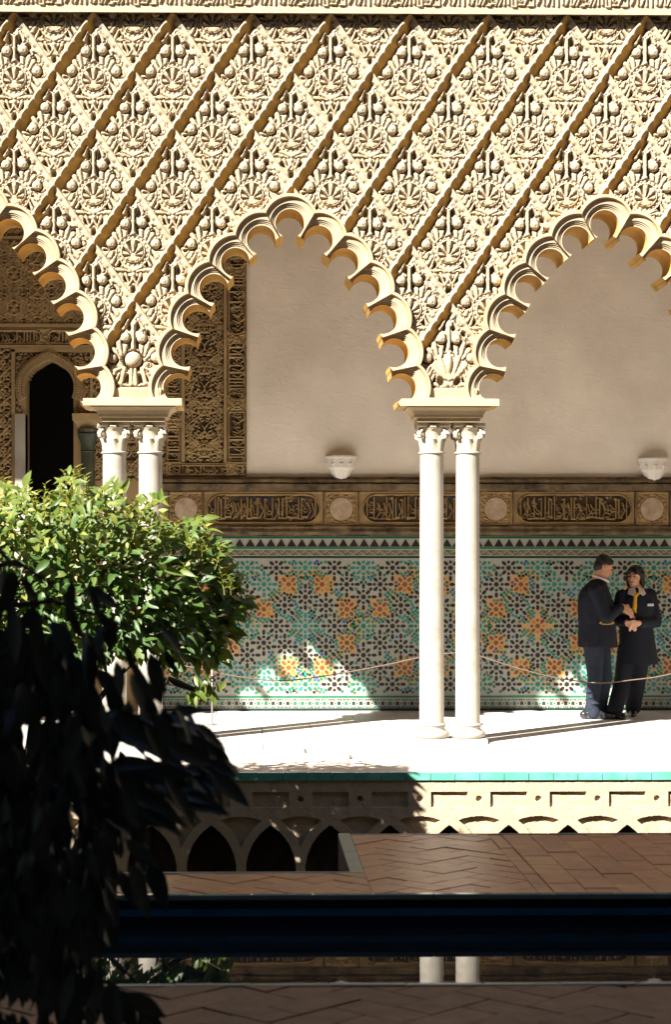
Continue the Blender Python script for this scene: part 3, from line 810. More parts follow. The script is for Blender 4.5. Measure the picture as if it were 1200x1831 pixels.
def cartouche(x, y, w=205, h=58, seed=1):
    H = .42 + .12 * vnoise(x, y, 3, seed)
    bx = np.abs(x - w / 2); by = np.abs(y - h / 2)
    # rounded lobed outline
    r = h / 2 - 4; dd = np.hypot(np.maximum(bx - (w / 2 - 6 - r), 0), by) - r
    ins = sst(1, -1, dd)
    ground = kufic(x - 10, y - 5, w - 20, h - 10, seed, 1.5, 6.2)
    rgc = np.random.default_rng(seed + 70)
    for i in range(26):
        ground = spiral(ground, x, y, rgc.uniform(14, w - 14), rgc.uniform(8, h - 8), rgc.uniform(3.5, 6), 1.0, rgc.uniform(0, 6), rgc.choice([-1, 1]), 1.0, .62)
    H = H * (1 - ins) + ground * ins
    H = np.maximum(H, .95 * sst(1.6, .6, np.abs(dd + 0)))
    H = np.maximum(H, .7 * (sst(2.0, .8, by - (h / 2 - 1.2)) * 0 + (by > h / 2 - 2.2) + (bx > w / 2 - 2.5)))
    return np.clip(H, 0, 1)
def medal(x, y, w=56, h=58, seed=1, dark=False):
    cx, cy = w / 2, h / 2 + 1; d = np.hypot(x - cx, y - cy); a = np.arctan2(x - cx, y - cy)
    H = .35 + .3 * (vnoise(x, y, 2.6, seed) > .52)
    H = np.where(d < 25, .75 + .2 * np.cos(a * 16), H)
    H = np.where(d < 22.5, .45, H); H = np.where(d < 21, .62 + .10 * vnoise(x, y, 8, seed + 3), H)
    H = np.maximum(H, .95 * ((np.abs(x - cx) > w / 2 - 2) | (np.abs(y - h / 2) > h / 2 - 2)))
    th = -.9
    H = H - .5 * sst(1.0, -1.0, dell(x, y, cx, cy, 9, 2.6, .8)) * (dark or seed % 2 == 1)
    H = np.maximum(H, .9 * (sst(2.5, 1, np.abs(np.hypot(x - cx, y - 4) - 2))))
    return np.clip(H, 0, 1)
FY0, FY1 = 880, 938
def medallion(px, w, seed):
    relief('frieze_medallion', px, px + w, FY0, FY1, YB - .004, .035, lambda x, y: medal(x, y, w, 58, seed), [M['gilt'], M['ground_dark']], wall, 1.4, .12)
    n = 40; b = MB(); c = P(px + w / 2, (FY0 + FY1) / 2 + 1, YB)
    rad = 20.5 * YB / F
def cart(px, w, seed, blue=True):
    relief('frieze_cartouche', px, px + w, FY0, FY1, YB - .004, .035, lambda x, y: cartouche(x, y, w, 58, seed), [M['gilt'], M['ground_blue'] if blue else M['ground_dark']], wall, 1.3, .22)
medallion(303, 58, 1); cart(365, 212, 11); medallion(581, 58, 4); cart(643, 211, 12); medallion(858, 57, 6); cart(918, 216, 13, False); medallion(1137, 58, 7); cart(1199, 214, 14)
for px in (300, 362, 578, 640, 855, 916, 1135, 1196): 
    b = MB(); a = P(px, 880, YB); b.box(a.x, a.x + 2.6 * YB / F, YB - .045, YB + .01, zz(938), zz(880)); b.build('frieze_fillet', M['moulding'], wall)
# worn pale discs inside the medallions
for px, w in ((303, 58), (581, 58), (858, 57), (1137, 58)):
    c = P(px + w / 2, (FY0 + FY1) / 2 + 1, YB); n = 36; V = [(c.x, YB - .0375, c.z)]
    for i in range(n):
        a = 2 * PI * i / n; r_ = 20.3 * YB / F; V.append((c.x + r_ * math.cos(a), YB - .0345, c.z + r_ * math.sin(a)))
    Fs = [(0, 1 + (i + 1) % n, 1 + i) for i in range(n)]
    o = mesh_py('medallion_disc', V, Fs, M['medallion'], wall)
# ---- tile dado
DX0, DX1 = 286, 1420
b = MB(); b.box(PX(DX0, YB), PX(DX1, YB), YB - .012, YB - .001, .005, zz(958)); b.build('tile_ground', M['grout'], wall)
YT = YB - .012
def strip(name, py0, py1, d, mat_):
    b = MB(); b.box(PX(DX0, YB), PX(DX1, YB), YT - d, YT + .002, zz(py1), zz(py0)); b.build(name, mat_, wall)
strip('green_band', 958.5, 961, .004, M['t_green']); strip('black_band', 961, 962.6, .003, M['t_black'])
strip('green_band', 978.5, 981.5, .004, M['t_green']); strip('green_band', 994.5, 998, .004, M['t_deep'])
strip('green_band', 1244, 1247.5, .004, M['t_green']); strip('base_band', 1266.5, 1272.5, .006, M['t_deep'])
px = DX0 + 4.
while px < DX1 - 20:
    a, c, d_ = P(px, 977.5, YT), P(px + 17.4, 977.5, YT), P(px + 8.7, 963.5, YT)
    m = MB(); m.wallpiece([(a.x, a.z), (c.x, c.z), (d_.x, d_.z)], YT + .001, YT - .004)
    m.build('triangle_tile', M['t_black'], wall); px += 18.55
mz = MB()
mk = list(tilecols.keys()); mi = {k: i for i, k in enumerate(mk)}; MM = [M['t_' + k] for k in mk] + [M['grout_o']]
def wp(pxy, d, col):
    pts = [P(x, y, YT) for x, y in pxy]
    mz.wallpiece([(p.x, p.z) for p in pts], YT + .001, YT - d, col)
def star(cx, cy, r, col, n=8, q=.62):
    pts = []
    for i in range(2 * n):
        a = -PI * i / n; rr = r if i % 2 == 0 else r * q; pts.append((cx + rr * math.sin(a), cy - rr * math.cos(a)))
    wp(pts, .0032, col)
def petal(cx, cy, L, w, th, col):
    u = (math.cos(th), math.sin(th)); v = (-u[1], u[0])
    pts = [(-L, 0), (-L * .5, w), (L * .5, w), (L, 0), (L * .5, -w), (-L * .5, -w)]
    wp([(cx + u[0] * a + v[0] * b_, cy + u[1] * a + v[1] * b_) for a, b_ in pts], .003, col)
def hexa(cx, cy, r, col, rot=0):
    wp([(cx + r * math.cos(-2 * PI * i / 6 + rot), cy + r * math.sin(-2 * PI * i / 6 + rot)) for i in range(6)], .003, col)
placed = {}
def occ(x, y, r):
    gx, gy = int(x // 8), int(y // 8)
    for a in range(gx - 2, gx + 3):
        for b_ in range(gy - 2, gy + 3):
            for (u, v, w) in placed.get((a, b_), ()):
                if (u - x) ** 2 + (v - y) ** 2 < (w + r) ** 2: return True
    return False
def put(x, y, r): placed.setdefault((int(x // 8), int(y // 8)), []).append((x, y, r))
def inb(x, y, m=2.5): return DX0 + m < x < DX1 - m and 1000.5 + m < y < 1242.5 - m
T = 208.0; AX, AY = 546.0, 1119.4
stars = []
for i in range(-2, 6):
    for j_ in (-1, 0, 1):
        ox, oy = AX + T * i, AY + T * j_
        big = (i % 2 == 0)
        L_ = [(0, 0, 'orange' if (i % 4 == 2) else 'teal')]
        for a, b_ in ((52, 0), (-52, 0), (0, 52), (0, -52), (37, 37), (-37, 37), (37, -37), (-37, -37)): L_.append((a, b_, 'black'))
        for a, b_ in ((30, 74.5), (-30, 74.5), (30, -74.5), (-30, -74.5), (74.5, 30), (74.5, -30), (-74.5, 30), (-74.5, -30)): L_.append((a, b_, 'orange'))
        for a in (74, -74):
            for b_ in (74.5, -74.5): L_.append((a, b_, 'black' if (i + (a > 0)) % 3 else 'teal'))
        L_ += [(52, 104, 'black'), (-52, 104, 'black'), (0, 104, 'teal' if (i + j_) % 2 else 'green'), (104, 0, 'green'), (104, 104, 'teal'), (104, 52, 'black'), (104, -52, 'black')]
        for a, b_, c in L_: stars.append((ox + a, oy + b_, c, (i, j_, a, b_)))
rg = random.Random(3)
done = []
for (sx, sy, c, key) in stars:
    if not (DX0 - 10 < sx < DX1 + 10 and 990 < sy < 1252): continue
    if any((sx - a) ** 2 + (sy - b_) ** 2 < 400 for a, b_ in done): continue
    done.append((sx, sy))
    if c == 'orange' and rg.random() < .16: c = 'teal' if rg.random() < .5 else 'black'
    if c == 'black' and rg.random() < .05: c = 'green'
    if c == 'orange':
        a_, b_ = key[2], key[3]
        shp = [(-17, -9), (-4, -14), (9, -25), (16, -16), (26, -9), (15, 3), (9, 17), (-4, 13), (-18, 14), (-15, 2)]
        if abs(a_) > abs(b_): shp = [(q_[1], q_[0]) for q_ in shp][::-1]
        fx_, fy_ = (-1 if a_ > 0 else 1), (-1 if b_ > 0 else 1)
        if a_ == 0 and b_ == 0: shp = [(25 * math.cos(-2 * PI * q_ / 16) * (1 if q_ % 2 else .8), 25 * math.sin(-2 * PI * q_ / 16) * (1 if q_ % 2 else .8)) for q_ in range(16)]; fx_ = fy_ = 1
        shp = [(sx + 1.42 * fx_ * q_[0] + rg.uniform(-1.5, 1.5), sy + 1.42 * fy_ * q_[1] + rg.uniform(-1.5, 1.5)) for q_ in shp]
        if fx_ * fy_ < 0: shp = shp[::-1]
        sg = sum(shp[q_][0] * shp[(q_ + 1) % len(shp)][1] - shp[(q_ + 1) % len(shp)][0] * shp[q_][1] for q_ in range(len(shp)))
        if sg > 0: shp = shp[::-1]
        wp([(min(max(q_[0], DX0), DX1), min(max(q_[1], 1000), 1243)) for q_ in shp], .0014, len(mk))
    main = {'black': ['black'], 'orange': ['brown', 'brown', 'orange', 'red'], 'teal': ['teal', 'green', 'teal'], 'green': ['green', 'teal']}[c]
    ctr = {'black': 'black', 'orange': 'brown', 'teal': 'teal', 'green': 'green'}[c]
    if inb(sx, sy): star(sx, sy, 5.4, mi[ctr], 8, .66); put(sx, sy, 4.5)
    odd = (round((sx + sy) / 26) % 2)
    for q in range(8):
        a = q * PI / 4; small = (q + odd) % 2 == 0
        col = mi[rg.choice(main)]
        x, y = sx + 10.4 * math.cos(a), sy + 10.4 * math.sin(a)
        if small:
            if inb(x, y): hexa(x, y, 3.0, col, a); put(x, y, 2.6)
            x, y = sx + 19 * math.cos(a), sy + 19 * math.sin(a)
            if c != 'orange' and inb(x, y, 4) and not occ(x, y, 2.2): petal(x, y, 5.3, 2.8, a, col); put(x, y, 5.2)
        else:
            x, y = sx + 11.6 * math.cos(a), sy + 11.6 * math.sin(a)
            if inb(x, y, 4): petal(x, y, 5.3, 2.8, a, col); put(x, y, 5.2)
fill = ['green', 'green', 'teal', 'teal', 'blue', 'deep', 'teal', 'olive', 'green', 'black', 'teal']
cells = [(AX + T * i, AY + T * j_) for i in range(-2, 6) for j_ in (-1, 0, 1)]
def images(u, v, th):
    out = []
    for a, b_, t in ((u, v, th), (v, u, PI / 2 - th)):
        for sx in (1, -1):
            for sy in (1, -1): out.append((sx * a, sy * b_, t if sx * sy > 0 else -t))
    uniq = []
    for o_ in out:
        if not any(abs(o_[0] - p_[0]) + abs(o_[1] - p_[1]) < 3.5 for p_ in uniq): uniq.append(o_)
    return uniq
dens = {}
v = 0.
occ_x0 = AX if AX > DX0 + 110 else AX + T
while v < 105:
    u = 0.
    while u <= v + .1:
        x, y = occ_x0 + u, AY + v; hit_y = y if y < 1238 else None
        if not occ(x, y, 3.9) and not occ(occ_x0 + v, AY + u, 3.9): 
            th = [0, PI / 2, PI / 4][int(u * 7 + v * 3) % 3]; r_, big_ = 3.7, True
        elif not occ(x, y, 2.5) and not occ(occ_x0 + v, AY + u, 2.5): th, r_, big_ = 0, 2.9, False
        else: u += 1.3; continue
        for (a, b_, t) in images(u, v, th):
            cc = rg.choice(fill)
            for (cx_, cy_) in cells:
                X_, Y_ = cx_ + a, cy_ + b_
                if occ(X_, Y_, r_ - 1.2): continue
                put(X_, Y_, r_)
                if not inb(X_, Y_, 3): continue
                col = mi[cc if rg.random() < .8 else rg.choice(fill)]
                if big_: petal(X_, Y_, 5.1, 2.8, t, col)
                else: hexa(X_, Y_, 3.0, col, .3)
        u += 1.3
    v += 1.3
# chequered border at the foot, braid under the triangles
px = DX0 + 3.; k = 0
while px < DX1 - 8:
    c = mi[rg.choice(['green', 'black', 'deep', 'green'])]
    wp([(px, 1260.5), (px + 5.4, 1260.5), (px + 5.4, 1254.5), (px, 1254.5)][::1], .003, c)
    for yy in (1249.8, 1263):
        for dx in (-2.6, 1.2, 5.2):
            wp([(px + dx, yy + 2.6), (px + dx + 2.4, yy + 2.6), (px + dx + 2.4, yy), (px + dx, yy)], .003, mi[rg.choice(['green', 'black', 'olive', 'deep'])])
    wp([(px + 8.4, 1258.6), (px + 10.4, 1258.6), (px + 10.4, 1256.4), (px + 8.4, 1256.4)], .003, mi['black'])
    px += 13.1
for ph, col in ((0, 'orange'), (2 * PI / 3, 'green'), (4 * PI / 3, 'black')):
    px = float(DX0)
    while px < DX1 - 3:
        f = lambda x: 988.2 + 3.6 * math.sin(2 * PI * x / 19 + ph)
        x1 = px + 2.4; wp([(px, f(px) + .95), (x1, f(x1) + .95), (x1, f(x1) - .95), (px, f(px) - .95)], .0026 + .0004 * math.cos(2 * PI * px / 19 * 1.5 + ph), mi[col]); px += 2.4
o = mz.build('mosaic_tiles', MM, wall); stuff(o)

# ------------------------------------------------------------------ carved stucco doorway on the left of the back wall
port = thing('doorway', 'carved ochre stucco doorway with a dark horseshoe arched opening behind the left columns', 'doorway', (PX(90, YB), YB, 0))
YP = YB - .02
b = MB()
ocx, ocy, orad = 88., 694., 45.
# masonry round the opening, built of strips
x_edges = list(np.linspace(ocx - 43, ocx + 43, 25))
def op_top(x):
    d = abs(x - ocx); return ocy - math.sqrt(max(0, orad ** 2 - d ** 2)) - 6 * max(0, 1 - d / 18)
def bx(mb, p0, p1, q0, q1, y0, y1): mb.box(PX(p0, YB), PX(p1, YB), y0, y1, PZ(q1, YB), PZ(q0, YB))
bx(b, -900, ocx - 43, -400, 1275, YB, YB + .35); bx(b, ocx + 43, 441, -400, 1275, YB, YB + .35)
for i in range(24):
    xa, xb = x_edges[i], x_edges[i + 1]; bx(b, xa, xb, -400, op_top((xa + xb) / 2), YB, YB + .35)
b.build('masonry', M['stucco_back'], port)
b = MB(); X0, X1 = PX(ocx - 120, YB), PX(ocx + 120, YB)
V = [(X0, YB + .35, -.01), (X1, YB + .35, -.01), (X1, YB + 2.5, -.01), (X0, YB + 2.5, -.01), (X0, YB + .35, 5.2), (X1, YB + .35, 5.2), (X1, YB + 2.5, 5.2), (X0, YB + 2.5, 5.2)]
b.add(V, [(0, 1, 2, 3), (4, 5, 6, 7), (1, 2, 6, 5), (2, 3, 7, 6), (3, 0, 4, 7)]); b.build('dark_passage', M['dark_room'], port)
def arab(x, y, pw, ph, seed, kind):
    xx = np.abs((x % pw) - pw / 2); yy = np.abs((y % ph) - ph / 2) if kind == 'star' else y % ph
    rg = np.random.default_rng(seed); H = np.zeros_like(x)
    if kind in ('sebka', 'star'):
        c = pw / 4 * (1 + np.cos(2 * PI * (y % ph) / ph)) ; H = raise_(H, np.abs(xx - c) - 1.5, .95, 1.2)
        c = pw / 4 * (1 - np.cos(2 * PI * (y % ph) / ph)); H = raise_(H, np.abs(xx - c) - 1.2, .9, 1.2)
        yr = np.abs((y % ph) - ph / 2)
        H = raise_(H, np.abs(np.hypot(xx, yr) - pw * .16) - 1.2, .9, 1.2)
        H = raise_(H, np.abs(np.hypot(xx - pw / 2, yr - ph / 2) - pw * .16) - 1.2, .9, 1.2)
    for i in range(int(pw * ph / 60)):
        cx, cy = rg.uniform(1, pw / 2), rg.uniform(0, ph if kind != 'star' else ph / 2)
        k = rg.random()
        if k < .55: H = raise_(H, np.abs(ddisc(xx, yy, cx, cy, rg.uniform(2.4, 4.2))) - .95, .75, 1.2)
        else: H = raise_(H, dell(xx, yy, cx, cy, rg.uniform(2.5, 5), 1.5, rg.uniform(0, 3.1)), .7, 1.2)
    return np.clip(H + .1 * vnoise(x, y, 2.5, seed), 0, 1)
def cpanel(p0, p1, q0, q1, f, ground='ground_dark', depth=.03, res=1.5, thr=.2):
    relief('carved_panel', p0, p1, q0, q1, YP + .012, depth, f, [M['stucco_back'], M[ground]], port, res, thr)
def bandf(w, h, seed, vert=False):
    # framed lettered cartouches along a band
    def f(x, y):
        if vert: x, y, W_, H_ = y, x, h, w
        else: W_, H_ = w, h
        K = kufic(x, y, W_, H_, seed, 1.1, 5.5)
        per = 118.
        u = np.abs((x % per) - per / 2); v = np.abs(y - H_ / 2)
        dd = np.maximum(np.hypot(np.maximum(u - (per / 2 - H_ / 2 - 3), 0), v) - (H_ / 2 - 3), -50)
        K = np.maximum(K, .95 * sst(1.8, .8, np.abs(dd)))
        K = np.where(dd > 2, np.maximum(K * 0, .55 + .4 * (vnoise(x, y, 2.6, seed) > .5)), K)
        K = np.maximum(K, .95 * (v > H_ / 2 - 1.4))
        return np.clip(K + .08 * vnoise(x, y, 3, seed), 0, 1)
    return f
cpanel(406, 440, 250, 826, bandf(34, 576, 51, True))
cpanel(331, 399, 250, 826, lambda x, y: arab(x, y, 68, 74, 61, 'sebka'), 'ground_dark')
cpanel(296, 440, 829, 851, bandf(144, 22, 52))
cpanel(296, 324, 520, 826, bandf(28, 306, 53, True))
cpanel(-40, 295, 430, 580, lambda x, y: arab(x + 20, y, 84, 60, 62, 'star'), 'ground_blue')
cpanel(-40, 295, 300, 424, lambda x, y: arab(x + 10, y, 60, 62, 63, 'sebka'), 'ground_blue')
cpanel(-40, 295, 588, 618, bandf(335, 30, 54))
cpanel(-40, 20, 624, 860, lambda x, y: arab(x, y, 40, 52, 64, 'sebka'))
cpanel(165, 295, 632, 860, lambda x, y: arab(x, y, 46, 58, 65, 'sebka'), 'ground_blue')
# spandrels beside the horseshoe arch
def spand(x, y):
    X, Y_ = x + 28, y + 632
    H = arab(x, y, 44, 40, 66, 'scroll'); d = np.hypot(X - ocx, Y_ - ocy)
    return np.where(d < 61, .2, H)
nx = 90
def spandmesh():
    p0, p1, q0, q1, res = 28, 160, 632, 742, 1.5
    nx, ny = int((p1 - p0) / res), int((q1 - q0) / res)
    gx, gy = np.meshgrid(np.linspace(0, p1 - p0, nx + 1), np.linspace(0, q1 - q0, ny + 1), indexing='ij')
    H = spand(gx, gy); X = np.vectorize(lambda v: PX(v, YB))(gx + p0); Z = np.vectorize(lambda v: PZ(v, YB))(gy + q0)
    V = np.stack([X, YP + .012 - .03 * H, Z], -1).reshape(-1, 3)
    i_, j_ = np.meshgrid(np.arange(nx), np.arange(ny), indexing='ij'); q = i_ * (ny + 1) + j_
    q = np.stack([q, q + 1, q + ny + 2, q + ny + 1], -1).reshape(-1, 4)
    fx, fy = (gx[:-1, :-1] + p0).ravel(), (gy[:-1, :-1] + q0).ravel()
    keep = (np.hypot(fx - ocx, fy - ocy) > 53) & ~((np.abs(fx - ocx) < 50) & (fy > ocy))
    mesh_np('carved_panel', V, q[keep], [M['stucco_back'], M['ground_blue']], port, True, 50, (H[:-1, :-1].ravel() < .2).astype(int)[keep])
spandmesh()
# archivolt: twisted ring of blocks
ring = MB(); a0, a1 = R(-24), R(204)
n = 46
for i in range(n):
    ta, tb = a0 + (a1 - a0) * i / n, a0 + (a1 - a0) * (i + .82) / n
    def rp(r, t): 
        k = 6 * max(0, 1 - abs(math.cos(t)) * orad / 18)
        return (PX(ocx + r * math.cos(t), YB), PZ(ocy - r * math.sin(t) - k, YB))
    for (ra, rb, yy_, mi_) in ((44, 49, YP - .03, 0), (49.6, 57, YP - .045, 0), (57.6, 60.5, YP - .035, 0)):
        ring.wallpiece([rp(ra, ta), rp(rb, ta + (.03 if rb == 57 else 0)), rp(rb, tb + (.03 if rb == 57 else 0)), rp(ra, tb)], YB + .02, yy_, 0)
ring.build('archivolt', M['stucco_back'], port)
def fillet(p0, p1, q0, q1, d=.035):
    b = MB(); bx(b, p0, p1, q0, q1, YP - d + .012, YB + .001); b.build('border_fillet', M['stucco_back'], port)
for a in ((400, 405, 250, 828), (324.5, 330.5, 250, 828), (20.5, 27, 626, 742), (20.5, 166, 624, 631), (161, 166, 631, 860), (-40, 295, 580.5, 587), (-40, 295, 618.5, 623.5), (-40, 295, 424.5, 429.5), (295.2, 330, 826.5, 828.6), (405, 440.5, 826.5, 828.6)): fillet(*a)
b = MB(); bx(b, 27, 45, 741, 1275, YB - .05, YB + .2); b.build('door_jamb', M['marble_col'], port)
# corbel, little capital and dark shaft right of the opening
b = MB(); z0, z1 = PZ(768, YB), PZ(741, YB); cx = PX(158, YB)
b.loft([rect(cx, YB, .11, .07, z0), rect(cx, YB, .13, .085, z0 + .05), rect(cx, YB, .165, .10, z0 + .09), rect(cx, YB, .17, .11, z1)]); b.build('corbel', M['stucco_back'], port)
b = MB(); zb = PZ(808, YB); cy_ = YB - .02
b.lathe([(.075, 0), (.075, zb - .01), (.085, zb), (.075, zb + .012), (.08, zb + .08), (.10, zb + .14), (.115, zb + .19), (.10, zb + .2), (.115, z0 - .002)], 24, c=(PX(157, YB), cy_))
b.build('dark_shaft', mat('dark_green_marble', (.06, .07, .05), .4, .3, 10), port, True, 40)

# ------------------------------------------------------------------ wall lamps
def make_lamp(label, loc):
    t = thing('wall_lamp', label, 'wall lamp', loc, 'white wall lamps under the plaster')
    k = YB / F; b = MB(); n = 10
    prof = [(27.5, 1), (28.5, 0), (28.5, -3.2), (26.5, -4.2), (25.5, -12), (24.5, -21), (22, -24), (12.5, -43)]
    def ringp(r, y, star=1.0):
        return [(r * k * math.cos(PI + PI * i / n), r * k * 1.0 * math.sin(PI + PI * i / n) * (1.0 if i % 2 else .93), y * k) for i in range(n + 1)]
    rings = [ringp(r, y) for r, y in prof]
    rings = [[(0 + p[0], p[1], p[2]) for p in r] for r in rings]
    b.loft(rings); o = b.build('bowl', M['lamp'], t); o.matrix_parent_inverse = Matrix.Identity(4)
    b = MB()
    for i in range(1, n, 2):
        a = PI + PI * (i) / n
        d = Vector((math.cos(a), 1.0 * math.sin(a), 0))
        b.loft([[d * 25 * k + Vector((-4 * k, 0, -12 * k)), d * 25 * k + Vector((4 * k, 0, -12 * k)), d * 24.5 * k + Vector((0, 0, -22 * k))], [d * 27.5 * k + Vector((-2 * k, 0, -13.5 * k)), d * 27.5 * k + Vector((2 * k, 0, -13.5 * k)), d * 26.5 * k + Vector((0, 0, -20 * k))]])
    o = b.build('facets', M['lamp'], t); o.matrix_parent_inverse = Matrix.Identity(4)
    return t
lp = P(609.5, 816, YB)
l0 = make_lamp('white faceted wall lamp between the left and middle columns', (lp.x, YB - .001, lp.z))
lp = P(1168, 820, YB); dup(l0, (lp.x, YB - .001, lp.z), 'white faceted wall lamp at the right edge, above the two people')

# ------------------------------------------------------------------ planter wall of the sunken garden
pwall = thing('planter_wall', 'pale planter wall of the sunken garden with interlaced arches under a green tile edge', 'wall', (0, YW, -1.2))
KW = (YW) / F                                   # metres per photo pixel on that face
xw0 = PX(750.8, YW)
PER = 106.8
def pwf(x, y):
    """one period, x -53..53 around a hole, y px below 1396"""
    H = np.ones_like(x)
    yy = y + 1396
    H = np.where(ddisc(x, yy, 0, 1429, 5.2) < 0, .2, H)
    ax = np.abs(x)
    rec = (ax > 21) & (yy > 1417) & (yy < 1444)
    H = np.where(rec, .35, H)
    band = np.zeros_like(x, bool)
    Rm = PER
    for k in range(-2, 3):
        d = np.abs(np.hypot(x - k * PER, yy - (1452 + PER)) - Rm)
        band |= (d < 8.5)
    below = np.zeros_like(x, bool)
    for k in range(-2, 3): below |= (np.hypot(x - k * PER, yy - (1452 + PER)) < Rm)
    cnt = sum((np.hypot(x - k * PER, yy - (1452 + PER)) < Rm - 8).astype(int) for k in range(-2, 3))
    H = np.where(below & ~band, np.where(cnt >= 2, -3.2, .08), H)
    H = np.where(band & (H > .9), 1.06, H)
    return H
nx, ny = 90, 168
gx, gy = np.meshgrid(np.linspace(-PER / 2, PER / 2, nx + 1), np.linspace(0, 170, ny + 1), indexing='ij')
Hh = pwf(gx, gy); Hn = Hh + .10 * (vnoise(gx, gy, 9, 4) - .5) + .05 * (vnoise(gx, gy, 3, 6) - .5)
Vp = np.stack([gx * KW, .045 * (1 - Hn), -gy * KW], -1).reshape(-1, 3)
i_, j_ = np.meshgrid(np.arange(nx), np.arange(ny), indexing='ij'); q = i_ * (ny + 1) + j_
q = np.stack([q, q + 1, q + ny + 2, q + ny + 1], -1).reshape(-1, 4)
zw1 = PZ(1396, YW)
o0 = mesh_np('arched_panel', Vp, q, [M['planter'], M['soil']], pwall, False, None, (Hh[:-1, :-1].ravel() < -1).astype(int)); o0.matrix_parent_inverse = Matrix.Identity(4)  # deep openings coloured dark to stand for the unlit hollow
o0.location = (xw0, .002, zw1 + 1.2)
for k in range(-9, 7):
    if k == 0: continue
    o = bpy.data.objects.new('arched_panel', o0.data); link(o, pwall); o.matrix_parent_inverse = Matrix.Identity(4)
    o.location = (xw0 + k * PER * KW, .002, zw1 + 1.2)
x = PX(726, YW) - 16 * .197
for k in range(46):
    b = MB(); b.box(x + .002, x + .194, YW - .018, YW + .03, zw1, ZW + .004 + random.uniform(-.002, .002), bev=.004); b.build('edge_tile', M['green_tile'], pwall); x += .197

# ------------------------------------------------------------------ sunken bed, brick walks, pool
ZB = -.05
Y_P0, Y_P1 = G(600, 1760, ZB).y, G(600, 1601, ZB).y       # pool near and far edges
Y_S = G(500, 1560, ZB).y                                   # near edge of the sunken bed on the left
Y_R = G(900, 1491, ZB).y                                   # far edge of the brick platform on the right
X_E = G(652, 1560, ZB).x                                   # right edge of the bed opening
b = MB(); b.box(-8, 9, Y_P1, YW + .05, -1.5, -1.2); struct(b.build('garden_bed', M['soil']))
def clip(poly, a, c, k):
    """keep points with a*x + c*y <= k"""
    out = []
    for i in range(len(poly)):
        p, q_ = poly[i], poly[(i + 1) % len(poly)]; dp, dq = a * p[0] + c * p[1] - k, a * q_[0] + c * q_[1] - k
        if dp <= 0: out.append(p)
        if (dp < 0 < dq) or (dq < 0 < dp):
            t = dp / (dp - dq); out.append((p[0] + t * (q_[0] - p[0]), p[1] + t * (q_[1] - p[1])))
    return out
def area(p): return .5 * abs(sum(p[i][0] * p[(i + 1) % len(p)][1] - p[(i + 1) % len(p)][0] * p[i][1] for i in range(len(p))))
BM = [M['brick'], M['brick'], M['brick2'], M['brick3']]
def lay(parent, poly, x0, x1, y0, y1):
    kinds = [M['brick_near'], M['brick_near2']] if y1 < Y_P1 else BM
    for a, c, k in ((-1, 0, -x0), (1, 0, x1), (0, -1, -y0), (0, 1, y1)):
        poly = clip(poly, a, c, k)
        if len(poly) < 3: return
    if area(poly) < .0015: return
    b = MB(); b.prism(poly, ZB - .03, ZB + random.uniform(-.0025, .0025), 0, .004); b.build('brick', random.choice(kinds), parent)
def herring(parent, x0, x1, y0, y1, W_, g=.004, ang=PI / 4):
    ca, sa = math.cos(ang), math.sin(ang); cx, cy = (x0 + x1) / 2, (y0 + y1) / 2
    n_ = int(1.2 * (x1 - x0 + y1 - y0) / W_)
    for n in range(-n_, n_):
        for m in range(-n_ // 2, n_ // 2):
            for (u, v, du, dv) in ((n + 4 * m, n, 2, 1), (n + 4 * m + 2, n - 1, 1, 2)):
                c0 = ((u + du / 2) * W_, (v + dv / 2) * W_); X = cx + c0[0] * ca - c0[1] * sa; Y_ = cy + c0[0] * sa + c0[1] * ca
                if not (x0 - W_ * 2 < X < x1 + W_ * 2 and y0 - W_ * 2 < Y_ < y1 + W_ * 2): continue
                hx, hy = du * W_ / 2 - g / 2, dv * W_ / 2 - g / 2
                poly = [(X + a * hx * ca - c * hy * sa, Y_ + a * hx * sa + c * hy * ca) for a, c in ((-1, -1), (1, -1), (1, 1), (-1, 1))]
                lay(parent, poly, x0, x1, y0, y1)
fw = MB(); fw.box(-4, X_E - .075, Y_P1 + .03, Y_S - .03, -1.2, ZB - .012); fw.box(X_E - .075, 9, Y_P1 + .03, Y_R - .02, -1.2, ZB - .012)
farwalk = struct(fw.build('brick_walkway', M['mortar']))
XB = G(905, 1530, ZB).x
herring(farwalk, -1.6, X_E - .002, Y_P1 + .032, Y_S - .03, .145)
herring(farwalk, X_E, XB, Y_P1 + .032, Y_R - .03, .145)
y = Y_P1 + .032
while y < Y_R - .05:
    lay(farwalk, [(XB + .004, y), (XB + .08, y), (XB + .08, y + .29), (XB + .004, y + .29)], -9, 9, Y_P1 + .032, Y_R - .03); y += .294
x = XB + .086; k = 0
while x < 2.75:
    y = Y_P1 + .032 - (.15 if k % 2 else 0)
    while y < Y_R - .03:
        lay(farwalk, [(x, y), (x + .165, y), (x + .165, y + .29), (x, y + .29)], -9, 9, Y_P1 + .032, Y_R - .03); y += .294
    x += .169; k += 1
b = MB(); b.box(2.75, 9, Y_P1 + .032, Y_R - .03, ZB - .012, ZB - .003); b.build('brick_surface', M['brick'], farwalk)
